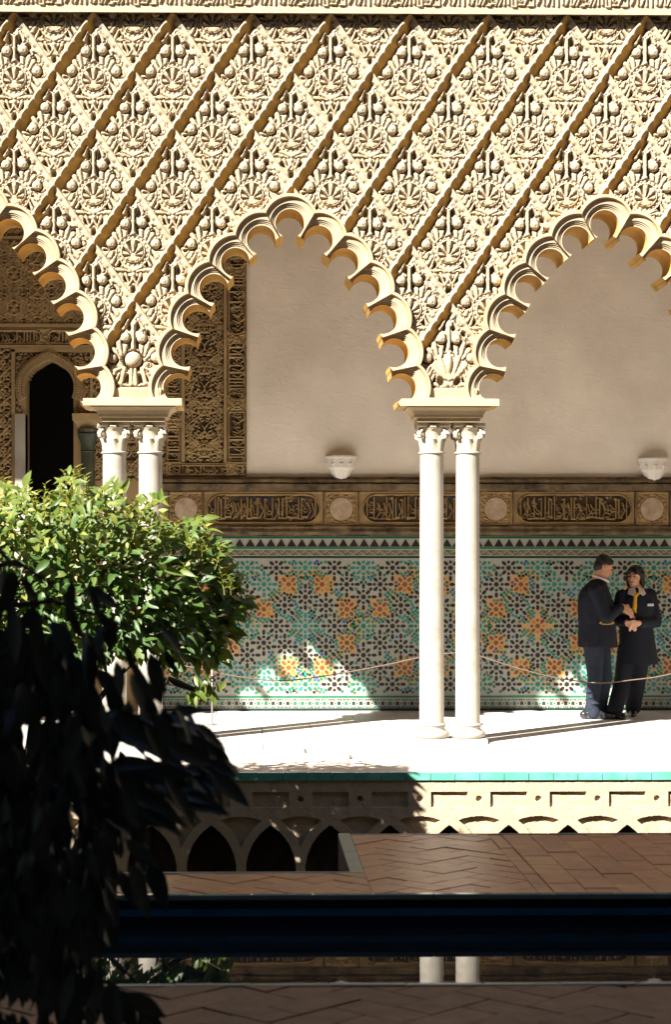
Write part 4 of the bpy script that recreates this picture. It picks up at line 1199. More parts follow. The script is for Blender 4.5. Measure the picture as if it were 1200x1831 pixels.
# coping strips of the bed and of the pool
def coping(name, x0, x1, y0, y1, parent, step=.6, dz=.004, mat_=None):
    lenx = (x1 - x0) > (y1 - y0); L = (x1 - x0) if lenx else (y1 - y0); n = max(1, round(L / step))
    for i in range(n):
        b = MB()
        if lenx: b.box(x0 + L * i / n + .001, x0 + L * (i + 1) / n - .001, y0, y1, ZB - .022, ZB + dz + random.uniform(-.001, .001), bev=.004)
        else: b.box(x0, x1, y0 + L * i / n + .001, y0 + L * (i + 1) / n - .001, ZB - .022, ZB + dz + random.uniform(-.001, .001), bev=.004)
        b.build(name, mat_ or M['coping'], parent)
coping('coping_stone', X_E - .074, X_E - .003, Y_S - .03, Y_R + .02, farwalk)
coping('coping_stone', -2.4, X_E - .075, Y_S - .028, Y_S, farwalk)
coping('coping_stone', X_E, 4.2, Y_R - .028, Y_R, farwalk)
coping('coping_stone', -2.4, 4.2, Y_P1 - .012, Y_P1 + .03, farwalk, .3, .006, mat('glazed_edge', (.16, .20, .17), .12, .2, 9, spec=.6))
# pool
ZWAT = ZB - (G(600, 1601, ZB).y / F * (1655 - 1601)) - .0
pool = thing('pool', 'long reflecting pool with dark blue tiled sides between the brick walks', 'pool', (0, (Y_P0 + Y_P1) / 2, ZWAT))
b = MB(); b.box(-6, 8, Y_P1, Y_P1 + .028, -1.0, ZB - .024); b.build('far_side', M['pool_tile'], pool)
zs0, zs1 = PZ(1638, Y_P1), PZ(1625, Y_P1)
b = MB(); b.box(-6, 8, Y_P1 - .004, Y_P1 - .0005, zs0, zs1); b.build('blue_tile_band', M['pool_blue'], pool)
b = MB(); b.box(-6, 8, Y_P0 - .03, Y_P0, -1.0, ZB - .024); b.build('near_side', M['pool_tile'], pool)
b = MB(); b.box(-6, 8, Y_P0, Y_P1, -1.02, -1.0); b.build('pool_bottom', M['pool_tile'], pool)
V = [(-6, Y_P0 + .001, ZWAT), (8, Y_P0 + .001, ZWAT), (8, Y_P1 - .005, ZWAT), (-6, Y_P1 - .005, ZWAT)]
struct(mesh_py('water', V, [(0, 1, 2, 3)], M['water']))
b = MB(); b.box(-4, 6, 4.81, Y_P0 - .032, -1.2, ZB - .012); nearwalk = struct(b.build('near_brick_walkway', M['mortar']))
herring(nearwalk, -1.1, 1.45, 5.75, Y_P0 - .032, .17)
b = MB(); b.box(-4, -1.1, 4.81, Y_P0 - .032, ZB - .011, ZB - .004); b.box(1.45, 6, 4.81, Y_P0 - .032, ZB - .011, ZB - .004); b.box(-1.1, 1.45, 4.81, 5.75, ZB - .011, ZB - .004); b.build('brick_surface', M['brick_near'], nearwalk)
coping('coping_stone', -1.2, 1.8, Y_P0 - .03, Y_P0 + .008, nearwalk, .3, .004)
b = MB(); b.box(-60, 60, -60, 60, -1.6, -1.52); struct(b.build('ground', M['soil']))

# ------------------------------------------------------------------ the palace wing at the viewer's back: shades the court
wing = thing('palace_wing', 'tall shaded palace wing across the court, above the near gallery', 'building', (0, 0, 0))
ZWING = 11.5
b = MB(); b.box(-22, 22, -6, 2.4, 4.2, ZWING); b.build('upper_storey', M['wing'], wing)
b = MB(); b.box(-22, 22, -6.2, -6, -.3, 4.2); b.build('rear_wall', M['wing'], wing)
b = MB(); b.box(-22, 22, 2.41, 4.6, 4.3, 4.9); b.build('added_gallery_roof', M['ceiling'], wing)  # unseen projecting roof, added to keep skylight off the near bricks
b = MB(); b.box(-22, 22, -6, 4.8, -.35, -.02); b.build('gallery_floor_slab', M['slab'], wing)
for k in range(-7, 8):
    b = MB(); b.box(k * 3 + 1.3, k * 3 + 1.7, 4.1, 4.5, 0, 4.3, bev=.02); b.build('pier', M['wing'], wing)

# two unseen end wings, added to cut the sky light reaching the court
for nm, x0, x1 in (('left', -22.5, -17.0), ('right', 11.5, 17.0)):
    w_ = thing('added_side_wing', 'unseen plain palace wing added to cut skylight at the %s end of the court' % nm, 'building', (x0, 9, 0), 'added wings that limit the skylight')
    b = MB(); b.box(x0, x1, 2.45, 21, -.3, 12.5); b.build('wall', M['wing'], w_)
    b = MB(); b.box(x0 - .3, x1 + .3, 2.45, 21.2, 12.5, 12.8); b.build('roof', M['ceiling'], w_)

# ------------------------------------------------------------------ foliage
def leaf_shape(fold=.35, droop=.25, wid=.26, n=5):
    V = []
    for i in range(n + 1):
        t = i / n; w = wid * (math.sin(PI * min(1, t * 1.02)) ** .75) * (1.15 - .55 * t) if 0 < i < n else 0.0
        z = -droop * t * t
        V += [(t, -w, z + fold * w), (t, 0, z), (t, w, z + fold * w)]
    Fs = []
    for i in range(n):
        a = 3 * i; Fs += [(a, a + 3, a + 4, a + 1), (a + 1, a + 4, a + 5, a + 2)]
    return np.array(V), Fs
def frames(d, nrm):
    d = d / np.linalg.norm(d, axis=1, keepdims=True); s_ = np.cross(nrm, d); s_ /= np.linalg.norm(s_, axis=1, keepdims=True) + 1e-9
    n2 = np.cross(d, s_); return np.stack([d, s_, n2], -1)     # columns
def leaves(root, pos, d, nrm, size, mats_idx, mats_, nparts=300, shapes=None, order=None):
    shapes = shapes or [leaf_shape()]
    Rm = frames(d, nrm); order = np.argsort(pos[:, 1]) if order is None else order
    big, rest = order[:nparts], order[nparts:]
    meshes = {}
    for i in big:
        k = (int(i) % len(shapes), int(mats_idx[i]))
        if k not in meshes:
            V, Fs = shapes[k[0]]; me = bpy.data.meshes.new('leaf'); me.from_pydata(V.tolist(), [], Fs); me.materials.append(mats_[k[1]])
            me.polygons.foreach_set('use_smooth', np.full(len(Fs), True)); meshes[k] = me
        o = bpy.data.objects.new('leaf', meshes[k]); COL.objects.link(o); o.parent = root
        Mx = Matrix([[*(Rm[i][r] * size[i]), pos[i][r] - LOC[root.name][r]] for r in range(3)] + [[0, 0, 0, 1]])
        o.matrix_basis = Mx
    VV, FF, FM, base = [], [], [], 0
    for i in rest:
        V, Fs = shapes[int(i) % len(shapes)]
        VV.append(V @ (Rm[i] * size[i]).T + pos[i]); FF.append(np.array(Fs) + base); FM += [int(mats_idx[i])] * len(Fs); base += len(V)
    if len(rest): stuff(mesh_np('foliage', np.concatenate(VV), np.concatenate(FF), mats_, root, True, None, FM))
def in_poly(x, y, poly):
    ins = np.zeros(len(x), bool); n = len(poly)
    for i in range(n):
        x1, y1 = poly[i]; x2, y2 = poly[(i + 1) % n]
        c = ((y1 > y) != (y2 > y)) & (x < (x2 - x1) * (y - y1) / (y2 - y1 + 1e-9) + x1); ins ^= c
    return ins
def sample_crown(poly, Y0, Yh, n, rg, pad=0):
    xs = [p[0] for p in poly]; ys = [p[1] for p in poly]; out = []
    while len(out) < n:
        x = rg.uniform(min(xs), max(xs), 4000); y = rg.uniform(min(ys), max(ys), 4000); k = in_poly(x, y, poly)
        for a, c in zip(x[k], y[k]): out.append((a, c))
    return np.array(out[:n])
# sunlit orange tree in the far bed
TY = 12.9
tree = thing('orange_tree', 'bushy green orange tree with sunlit leaves in front of the left columns', 'tree', (PX(120, TY), TY, -1.2))
poly1 = [(-260, 940), (-120, 890), (-20, 890), (60, 905), (130, 880), (200, 902), (262, 928), (330, 950), (378, 968), (392, 1012), (416, 1060), (424, 1092), (400, 1112), (384, 1150), (366, 1178), (330, 1172), (300, 1165), (240, 1160), (160, 1180), (60, 1200), (-260, 1220)]
rg = np.random.default_rng(5)
pp = sample_crown(poly1, TY, .6, 6600, rg)
for (a, c, n_) in ((382, 990, 60), (418, 1080, 50), (372, 1165, 50), (300, 1168, 40), (270, 905, 40), (195, 884, 40), (30, 884, 50), (345, 945, 45), (402, 1035, 45), (396, 1125, 45), (120, 866, 25)):
    pp = np.concatenate([pp, np.array([a, c]) + np.clip(rg.normal(0, 1, (n_, 2)), -1.5, 1.5) * [13, 11]])
tocl = np.abs(rg.normal(0, .42, len(pp))) * rg.choice([-1, 1], len(pp))
edge = np.clip((pp[:, 0] + 0) / 440, 0, 1)
Yd = TY + np.clip(tocl, -.85, .85) * (1 - .88 * edge ** 2) + .50 * edge ** 2
pos = np.array([P(a, c, y_) for (a, c), y_ in zip(pp, Yd)])
cen = np.array(P(100, 1090, TY))
rad = (pos - cen) / np.array([1.6, .8, .8]); rad /= np.linalg.norm(rad, axis=1, keepdims=True) + 1e-6
d = rad * .7 + rg.normal(0, .55, pos.shape) + np.array([.1, -.25, -.35])
nrm = rad * .35 + rg.normal(0, .38, pos.shape) + np.array([-.4, -.65, .65])
size = rg.uniform(.065, .145, len(pos))
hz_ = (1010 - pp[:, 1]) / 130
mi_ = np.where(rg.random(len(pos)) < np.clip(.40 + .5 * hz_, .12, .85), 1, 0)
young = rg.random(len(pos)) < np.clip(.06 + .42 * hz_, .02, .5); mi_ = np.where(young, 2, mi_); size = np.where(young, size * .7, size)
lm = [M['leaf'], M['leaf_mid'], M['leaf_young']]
sh = [leaf_shape(.35, .25, .24), leaf_shape(.5, .4, .22), leaf_shape(.2, .1, .26), leaf_shape(.6, .2, .20)]
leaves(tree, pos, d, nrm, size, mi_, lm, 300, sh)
# shoots with small bright leaves along the upper edge
sp_, sd, sn, ss = [], [], [], []
tops = [(-60, 890), (-20, 885), (8, 875), (30, 880), (62, 885), (85, 875), (118, 858), (130, 850), (150, 868), (175, 875), (205, 880), (232, 905), (240, 900), (262, 915), (285, 925), (310, 945), (345, 958), (362, 962), (380, 985), (398, 1010), (410, 1030), (190, 950), (60, 930), (260, 980), (330, 1000), (140, 920), (20, 910), (100, 900), (290, 960), (225, 930)]
for a, c in tops:
    for q in range(2):
        y_ = TY + rg.uniform(-.4, .3); p0 = np.array(P(a + rg.uniform(-12, 12), c + 34, y_)); v = np.array([rg.uniform(-.25, .35), rg.uniform(-.25, .2), 1.0]); L = rg.uniform(.10, .22)
        p1 = p0 + v * L; sb = MB(); sb.tube([p0, (p0 + p1) / 2 + rg.normal(0, .006, 3), p1], [.004, .003, .0015], 5); sb.build('shoot', M['leaf_young'], tree)
        for k in range(9):
            t = .25 + .75 * k / 8; an = k * 2.4; dd = np.array([math.cos(an), math.sin(an), rg.uniform(.3, 1.0)])
            sp_.append(p0 + v * L * t); sd.append(dd); sn.append(np.array([-dd[0] * .5, -dd[1] * .5, 1.0])); ss.append(rg.uniform(.04, .075))
Rm_ = np.array(sp_)
def joined(name, pos, d, nrm, size, m, root, shapes):
    Rf = frames(np.array(d), np.array(nrm)); VV, FF, base = [], [], 0
    for i in range(len(pos)):
        V, Fs = shapes[i % len(shapes)]; VV.append(V @ (Rf[i] * size[i]).T + pos[i]); FF.append(np.array(Fs) + base); base += len(V)
    return stuff(mesh_np(name, np.concatenate(VV), np.concatenate(FF), m, root, True))
joined('shoot_foliage', sp_, sd, sn, ss, M['leaf_young'], tree, [leaf_shape(.5, .1, .17, 4)])
# drooping spray low on the right and the trunk with limbs
b = MB(); tb = np.array([PX(60, TY), TY, -1.2])
b.tube([tb, tb + (.03, 0, .7), tb + (-.02, .02, 1.4), tb + (.02, 0, 2.1)], [.10, .08, .065, .04], 10)
b.build('trunk', M['trunk'], tree, True)
for (ax1, ay1) in ((360, 1000), (250, 930), (-80, 960), (395, 1200), (330, 1090), (120, 900)):
    e = np.array(P(ax1, ay1, TY + rg.uniform(-.2, .2))); s0 = tb + (0, 0, rg.uniform(1.0, 1.7)) if ay1 < 1150 else np.array(P(300, 1215, TY - .1)); m1 = (s0 + e) / 2 + (0, 0, -.10 if ay1 > 1150 else .1)
    b = MB(); b.tube([s0, m1, e], [.032, .02, .006], 7); b.build('limb', M['trunk'], tree, True)
n = 46; a = rg.normal(358, 14, n); c = rg.uniform(1205, 1245, n)
pos = np.array([P(x_, y_, TY - .1 + rg.uniform(-.1, .1)) for x_, y_ in zip(a, c)])
joined('low_spray', pos, rg.normal(0, .5, pos.shape) + [.1, -.1, -.9], rg.normal(0, .4, pos.shape) + [0, -1, .4], rg.uniform(.06, .1, n), M['leaf_mid'], tree, sh)

# dark tree close to the viewer
NY = 5.3
near = thing('dark_foreground_tree', 'dark shaded tree with long drooping leaves close by in the lower left', 'tree', (PX(-60, NY), NY, -1.2))
poly2 = [(-200, 1040), (0, 1040), (70, 1060), (150, 1070), (215, 1105), (285, 1120), (312, 1190), (300, 1230), (250, 1240), (262, 1290), (330, 1290), (400, 1345), (432, 1370), (405, 1420), (330, 1440), (288, 1480), (250, 1500), (290, 1560), (270, 1600), (236, 1620), (205, 1700), (195, 1760), (300, 1831), (280, 1900), (-200, 1900)]
core2 = [(-200, 1120), (40, 1110), (130, 1170), (185, 1250), (205, 1400), (200, 1560), (165, 1700), (150, 1780), (-200, 1800)]
rg = np.random.default_rng(11)
p1 = sample_crown(poly2, NY, .4, 620, rg); p2 = sample_crown(core2, NY, .4, 1000, rg)
pp = np.concatenate([p1, p2])
Yd = np.concatenate([NY + rg.uniform(-.35, .35, len(p1)), NY + rg.uniform(-.3, .75, len(p2))])
pos = np.array([P(a - 12, c - 34, y_) for (a, c), y_ in zip(pp, Yd)])
out = np.clip((pp[:, 0] - 120) / 300, -.2, 1)
d = np.stack([out * .8 + rg.normal(.05, .32, len(pp)), rg.normal(-.05, .3, len(pp)), -np.ones(len(pp)) + rg.normal(0, .25, len(pp))], -1)
nrm = np.stack([rg.normal(0, .5, len(pp)), -np.ones(len(pp)) * .8 + rg.normal(0, .4, len(pp)), np.abs(rg.normal(.5, .3, len(pp)))], -1)
size = rg.uniform(.07, .165, len(pp))
# a spray of broad leaves reaching to the right
fan = sample_crown([(210, 1280), (330, 1285), (395, 1340), (415, 1372), (385, 1425), (320, 1440), (270, 1490), (210, 1480)], NY, .3, 75, rg)
pos = np.concatenate([pos, np.array([P(a - 30, c - 12, NY + rg.uniform(-.2, .25)) for a, c in fan])])
d = np.concatenate([d, np.stack([rg.normal(.9, .25, len(fan)), rg.normal(-.1, .25, len(fan)), rg.normal(-.45, .3, len(fan))], -1)])
nrm = np.concatenate([nrm, np.stack([rg.normal(0, .3, len(fan)), rg.normal(-.8, .3, len(fan)), rg.normal(.7, .2, len(fan))], -1)])
size = np.concatenate([size, rg.uniform(.10, .165, len(fan))]); pp = np.concatenate([pp, fan])
sh2 = [leaf_shape(.3, .12, .20), leaf_shape(.45, .22, .15), leaf_shape(.2, .05, .19)]
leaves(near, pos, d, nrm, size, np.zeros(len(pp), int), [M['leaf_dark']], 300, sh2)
b = MB(); tb = np.array([PX(-60, NY), NY + .2, -1.2]); b.tube([tb, tb + (0, 0, 1.0), tb + (.04, 0, 1.9), tb + (0, .02, 2.5)], [.07, .06, .045, .02], 10); b.build('trunk', M['trunk'], near, True)
for (a, c) in ((300, 1330), (250, 1150), (120, 1080), (230, 1480), (180, 1640), (60, 1060)):
    e = np.array(P(a - 20, c - 30, NY + rg.uniform(-.1, .2))); s0 = np.array(P(-40, c - 60, NY + .2)); b = MB(); b.tube([s0, (s0 + e) / 2 + (0, 0, .05), e], [.014, .009, .004], 6); b.build('limb', M['trunk'], near, True)

# ------------------------------------------------------------------ rope barrier
YR_ = 18.2
def rope(pts, label):
    b = MB(); c = [P(a, y_, YR_) for a, y_ in pts]; out = []
    for i in range(len(c) - 1):
        p0 = c[max(i - 1, 0)]; p1, p2 = c[i], c[i + 1]; p3 = c[min(i + 2, len(c) - 1)]
        for k in range(8):
            t = k / 8; out.append(.5 * ((2 * p1) + (p2 - p0) * t + (2 * p0 - 5 * p1 + 4 * p2 - p3) * t * t + (-p0 + 3 * p1 - 3 * p2 + p3) * t ** 3))
    out.append(c[-1]); b.tube(out, .006, 8); o = b.build('barrier_rope', M['rope'], None, True); tag(o, label, 'rope', 'barrier ropes'); return o
rope([(218, 1166), (300, 1184), (379, 1201), (440, 1212), (508, 1217), (592, 1207), (680, 1191), (750, 1176), (795, 1169), (839, 1166)], 'thin sagging rope across the tile wall between the bush and the middle columns')
rope([(843, 1167), (885, 1182), (960, 1204), (1020, 1216), (1075, 1221), (1130, 1216), (1200, 1205), (1290, 1172)], 'thin sagging rope passing in front of the two people')
def post(px, ptop, label):
    t = thing('barrier_post', label, 'post', (PX(px, YR_), YR_, 0), 'rope barrier posts')
    b = MB(); b.lathe([(.13, 0), (.13, .012), (.04, .022), (.013, .03), (.013, PZ(ptop, YR_) - .02), (.02, PZ(ptop, YR_) - .01), (.016, PZ(ptop, YR_) + .02), (.004, PZ(ptop, YR_) + .03)], 20)
    o = b.build('pole', M['steel'], t, True, 40); o.matrix_parent_inverse = Matrix.Identity(4)
post(841, 1166, 'slim barrier post hidden behind the right column of the middle pair')
b = MB(); b.lathe([(.05, 0), (.05, .01), (.008, .015), (.008, PZ(1201, YR_) + .01), (.003, PZ(1201, YR_) + .018)], 14)
o = b.build('pole', M['steel'], None, True, 40); o.name = 'slim_barrier_post'; o.location = (PX(379, YR_), YR_, 0); tag(o, 'very thin low post under the rope by the right side of the bush', 'post', 'rope barrier posts')

# ------------------------------------------------------------------ people
def sphere_bm(bm, c, r, rot=None, seg=14):
    m = Matrix.Translation(c)
    if rot is not None: m = m @ rot
    rr = r if hasattr(r, '__len__') else (r, r, r)
    bmesh.ops.create_uvsphere(bm, u_segments=seg, v_segments=seg // 2 + 2, radius=1, matrix=m @ Matrix.Diagonal((*rr, 1)))
def cap_bm(bm, a, b_, ra, rb, seg=14):
    a, b_ = Vector(a), Vector(b_); d = b_ - a; L = d.length
    if L < 1e-5: return
    m = Matrix.Translation((a + b_) / 2) @ d.to_track_quat('Z', 'Y').to_matrix().to_4x4()
    bmesh.ops.create_cone(bm, cap_ends=True, segments=seg, radius1=ra, radius2=rb, depth=L, matrix=m)
    sphere_bm(bm, a, ra, None, seg); sphere_bm(bm, b_, rb, None, seg)
def ring_loft(bm, secs, n=28):
    """closed tube through elliptical level sections (centre, rx, ry)"""
    rows = []
    for c, rx, ry in secs:
        rows.append([bm.verts.new((c[0] + rx * math.cos(2 * PI * i / n), c[1] + ry * math.sin(2 * PI * i / n), c[2])) for i in range(n)])
    for k in range(len(rows) - 1):
        for i in range(n): bm.faces.new((rows[k][i], rows[k][(i + 1) % n], rows[k + 1][(i + 1) % n], rows[k + 1][i]))
    bm.faces.new(rows[0][::-1]); bm.faces.new(rows[-1])
def remesh(name, fn, m, parent, voxel=.008, smooth=4):
    bm = bmesh.new(); fn(bm); me = bpy.data.meshes.new(name); bm.to_mesh(me); bm.free()
    o = bpy.data.objects.new(name, me); COL.objects.link(o)
    md = o.modifiers.new('r', 'REMESH'); md.mode = 'VOXEL'; md.voxel_size = voxel
    ms = o.modifiers.new('s', 'SMOOTH'); ms.iterations = smooth; ms.factor = .5
    dg = bpy.context.evaluated_depsgraph_get(); me2 = bpy.data.meshes.new_from_object(o.evaluated_get(dg)); me2.name = name
    o.modifiers.clear(); o.data = me2; me2.materials.clear(); me2.materials.append(m); me2.polygons.foreach_set('use_smooth', np.full(len(me2.polygons), True))
    o.parent = parent; o.matrix_parent_inverse = Matrix.Translation(-LOC[parent.name]); return o
def hand(bm, wrist, dirv, palm_n, spread_v, L=.185, curl=.9):
    """palm and five fingers; dirv along the hand, palm_n out of the palm, spread_v towards the thumb"""
    w = Vector(wrist); d = Vector(dirv).normalized(); n = Vector(palm_n).normalized(); s_ = Vector(spread_v).normalized()
    pl = L * .5
    for k in range(4):
        o = (k - 1.5) * .019; base = w + d * pl - s_ * o
        cap_bm(bm, w - s_ * o * .6, base, .017, .0125, 8)
        lf = L * (.40, .47, .44, .34)[k]; p = base; dd = d.copy()
        for q in range(3):
            dd = (dd + n * (curl * (.45 + .35 * q))).normalized(); p2 = p + dd * lf * (.42, .33, .25)[q]; cap_bm(bm, p, p2, .0098 - .0008 * q, .009 - .0008 * q, 8); p = p2
    t0 = w + d * .025 + s_ * .022; t1 = t0 + (d * .5 + s_ * .75 + n * .3).normalized() * .045; t2 = t1 + (d * .9 + n * .5).normalized() * .035
    cap_bm(bm, t0, t1, .015, .0115, 8); cap_bm(bm, t1, t2, .011, .0095, 8)
def head(bm, c, f, up, s_=1.0):
    """skull, jaw, nose, brow, ears; f facing, up along the head"""
    c = Vector(c); f = Vector(f).normalized(); up = Vector(up).normalized(); r = f.cross(up).normalized(); up = r.cross(f).normalized()
    Rm = Matrix((r, f, up)).transposed().to_4x4()
    sphere_bm(bm, c + up * .025 * s_ - f * .012 * s_, (.075 * s_, .094 * s_, .092 * s_), Rm, 20)
    sphere_bm(bm, c - up * .035 * s_ + f * .022 * s_, (.060 * s_, .066 * s_, .078 * s_), Rm, 18)
    sphere_bm(bm, c - up * .088 * s_ + f * .055 * s_, (.030 * s_, .026 * s_, .022 * s_), Rm, 12)
    cap_bm(bm, c + up * .012 * s_ + f * .082 * s_, c - up * .028 * s_ + f * .104 * s_, .010 * s_, .0145 * s_, 10)
    for q in (-1, 1):
        cap_bm(bm, c + up * .026 * s_ + f * .080 * s_ + r * .012 * q, c + up * .024 * s_ + f * .066 * s_ + r * .046 * q, .010 * s_, .010 * s_, 8)
        sphere_bm(bm, c - up * .02 * s_ + f * .058 * s_ + r * .036 * q, (.020 * s_, .016 * s_, .018 * s_), Rm, 10)
        sphere_bm(bm, c - up * .008 * s_ - f * .006 * s_ + r * .078 * q, (.010 * s_, .020 * s_, .032 * s_), Rm, 10)
    cap_bm(bm, c - up * .056 * s_ + f * .082 * s_ - r * .018, c - up * .056 * s_ + f * .082 * s_ + r * .018, .009 * s_, .009 * s_, 8)
    return Rm, r, f, up
def face_bits(root, c, f, up, s_=1.0):
    c = Vector(c); f = Vector(f).normalized(); up = Vector(up).normalized(); r = f.cross(up).normalized(); up = r.cross(f).normalized()
    for q in (-1, 1):
        bm = bmesh.new(); sphere_bm(bm, c + up * .008 * s_ + f * .0805 * s_ + r * .030 * s_ * q, (.014 * s_, .008, .007 * s_), Matrix((r, f, up)).transposed().to_4x4(), 10)
        me = bpy.data.meshes.new('eye'); bm.to_mesh(me); bm.free(); me.materials.append(M['eye']); link(bpy.data.objects.new('eye', me), root)
        bm = bmesh.new(); cap_bm(bm, c + up * .032 * s_ + f * .089 * s_ + r * .014 * q, c + up * .032 * s_ + f * .076 * s_ + r * .046 * q, .0045, .0035, 8)
        me = bpy.data.meshes.new('eyebrow'); bm.to_mesh(me); bm.free(); me.materials.append(M['hair']); link(bpy.data.objects.new('eyebrow', me), root)
    bm = bmesh.new(); cap_bm(bm, c - up * .057 * s_ + f * .088 * s_ - r * .018, c - up * .057 * s_ + f * .088 * s_ + r * .018, .0055, .0055, 8)
    me = bpy.data.meshes.new('mouth'); bm.to_mesh(me); bm.free(); me.materials.append(M['lip']); link(bpy.data.objects.new('mouth', me), root)

def person_man():
    Y0 = 18.92
    def q(px, py, dy=0): p = P(px, py, Y0); return Vector((p.x, Y0 + dy, p.z))
    foot = G(1070, 1284, 0)
    root = thing('person', 'person in a navy blazer and grey blue trousers, half turned away, looking down', 'person', (q(1068, 1280).x, Y0, 0), 'people talking by the tile wall')
    zc = Vector((0, 0, 1))
    f = Vector((.84, .10, -.46)); up = Vector((.42, .05, .9)); hc = q(1081, 1014)
    neck = q(1072, 1040); chest = q(1068, 1075); hip = q(1068, 1140)
    shR, shL = q(1060, 1056, -.17), q(1082, 1056, .17)
    elR, wrR = q(1078, 1104, -.22), q(1107, 1084, -.16)
    elL, wrL = q(1100, 1100, .15), q(1112, 1092, .05)
    hR, hL = q(1060, 1152, -.07), q(1076, 1152, .09)
    kR, kL = q(1062, 1212, -.09), q(1084, 1212, .06)
    aR, aL = Vector((q(1056, 1200).x, Y0 - .08, .085)), Vector((q(1078, 1200).x, Y0 + .10, .085))
    def body(bm):
        head(bm, hc, f, up, .98)
        cap_bm(bm, hc - up * .06 - f * .02, neck - zc * .03, .058, .064); cap_bm(bm, neck, chest, .085, .13); sphere_bm(bm, chest, (.13, .175, .17)); cap_bm(bm, chest, hip, .13, .13)
        for s_, e_, w_ in ((shR, elR, wrR), (shL, elL, wrL)): cap_bm(bm, s_, e_, .052, .042); cap_bm(bm, e_, w_, .042, .028); cap_bm(bm, neck - zc * .05, s_, .06, .055)
        for h_, k_, a_ in ((hR, kR, aR), (hL, kL, aL)): cap_bm(bm, h_, k_, .08, .055); cap_bm(bm, k_, a_, .055, .038); cap_bm(bm, a_, a_ + Vector((.05, -.01, -.03)), .034, .03)
        hand(bm, wrR, Vector((.75, .1, -.45)), Vector((-.3, .5, -.7)), Vector((.4, .2, .8)), .18, .5)
        hand(bm, wrL, Vector((.8, -.2, -.3)), Vector((0, -.2, -1)), Vector((.2, -.9, .2)), .18, .5)
    remesh('body', body, M['skin_man'], root, .006, 3)
    def jacket(bm):
        ring_loft(bm, [(q(1070, 1157), .205, .225), (q(1069, 1140), .20, .225), (q(1068, 1115), .188, .215), (q(1066, 1090), .185, .222), (q(1064, 1070), .170, .225), (q(1064, 1056), .145, .205), (q(1067, 1045), .108, .15), (q(1071, 1037), .078, .09), (q(1073, 1033), .066, .07)])
        for s_, e_, w_ in ((shR, elR, wrR), (shL, elL, wrL)):
            cap_bm(bm, s_, e_, .076, .064); cap_bm(bm, e_, e_ + (w_ - e_) * .88, .064, .048)
    jk = remesh('jacket', jacket, M['navy'], root, .008, 5)
    def tr(bm):
        cap_bm(bm, hR + zc * .05, hL + zc * .05, .115, .115)
        for h_, k_, a_ in ((hR, kR, aR), (hL, kL, aL)):
            cap_bm(bm, h_, k_, .110, .078); cap_bm(bm, k_, a_ + zc * .02, .078, .066); cap_bm(bm, a_ + zc * .04, a_ + Vector((.02, -.005, -.02)), .068, .072)
            for w in range(3): sphere_bm(bm, a_ + Vector((random.uniform(-.03, .03), -.05, .08 + .06 * w)), (.05, .035, .016))
    remesh('trousers', tr, M['trouser'], root, .008, 3)
    for a_ in (aR, aL):
        def shoe(bm, a_=a_):
            b0 = Vector((a_.x, a_.y, .04)); dr = Vector((.95, -.12, 0))
            for t, r_, h in ((-.075, .044, .046), (0, .05, .056), (.08, .05, .046), (.16, .05, .038), (.215, .042, .03)): sphere_bm(bm, b0 + dr * t + Vector((0, 0, h - .042)), (r_ * 1.15, r_, h))
            cap_bm(bm, b0 + Vector((-.01, 0, .02)), b0 + Vector((-.01, 0, .06)), .045, .045)
            bmesh.ops.create_cube(bm, size=1, matrix=Matrix.Translation(b0 + dr * .06 + Vector((0, 0, -.032))) @ Matrix.Rotation(-.125, 4, 'Z') @ Matrix.Diagonal((.27, .075, .014, 1)))
        sh_ = remesh('shoe', shoe, M['shoe'], root, .006, 2)
    def hair(bm):
        Rm, r, ff, uu = None, None, None, None
        fF = f.normalized(); r = fF.cross(up).normalized(); u2 = r.cross(fF).normalized(); Rm = Matrix((r, fF, u2)).transposed().to_4x4()
        sphere_bm(bm, hc + u2 * .042 - fF * .022, (.078, .094, .085), Rm, 18); sphere_bm(bm, hc + u2 * .0 - fF * .052, (.068, .06, .085), Rm, 16)
        cap_bm(bm, hc + u2 * .075 + fF * .03 - r * .04, hc + u2 * .075 + fF * .03 + r * .04, .03, .03)
    remesh('hair', hair, M['hair'], root, .006, 3)
    def collar(bm):
        for k in range(12):
            a = 2 * PI * k / 12; a2 = 2 * PI * (k + 1) / 12
            c_ = neck + Vector((.018, 0, .03)); g = lambda t: c_ + Vector((.075 * math.cos(t), .08 * math.sin(t), -.03 * math.cos(t)))
            cap_bm(bm, g(a), g(a2), .014, .014, 8)
    remesh('shirt_collar', collar, M['shirt'], root, .005, 2)
    face_bits(root, hc, f, up, .98)
    # yellow piping round the side pocket
    c = q(1078, 1112.5, -.232); pts = []
    for k in range(25):
        a = 2 * PI * k / 24; pts.append(Vector((c.x + .073 * math.cos(a), c.y - .004 * math.cos(a) ** 2 + .006, c.z + .0135 * math.sin(a))))
    b = MB(); b.tube(pts, .005, 6); b.build('pocket_piping', M['trim'], root, True)
    return root
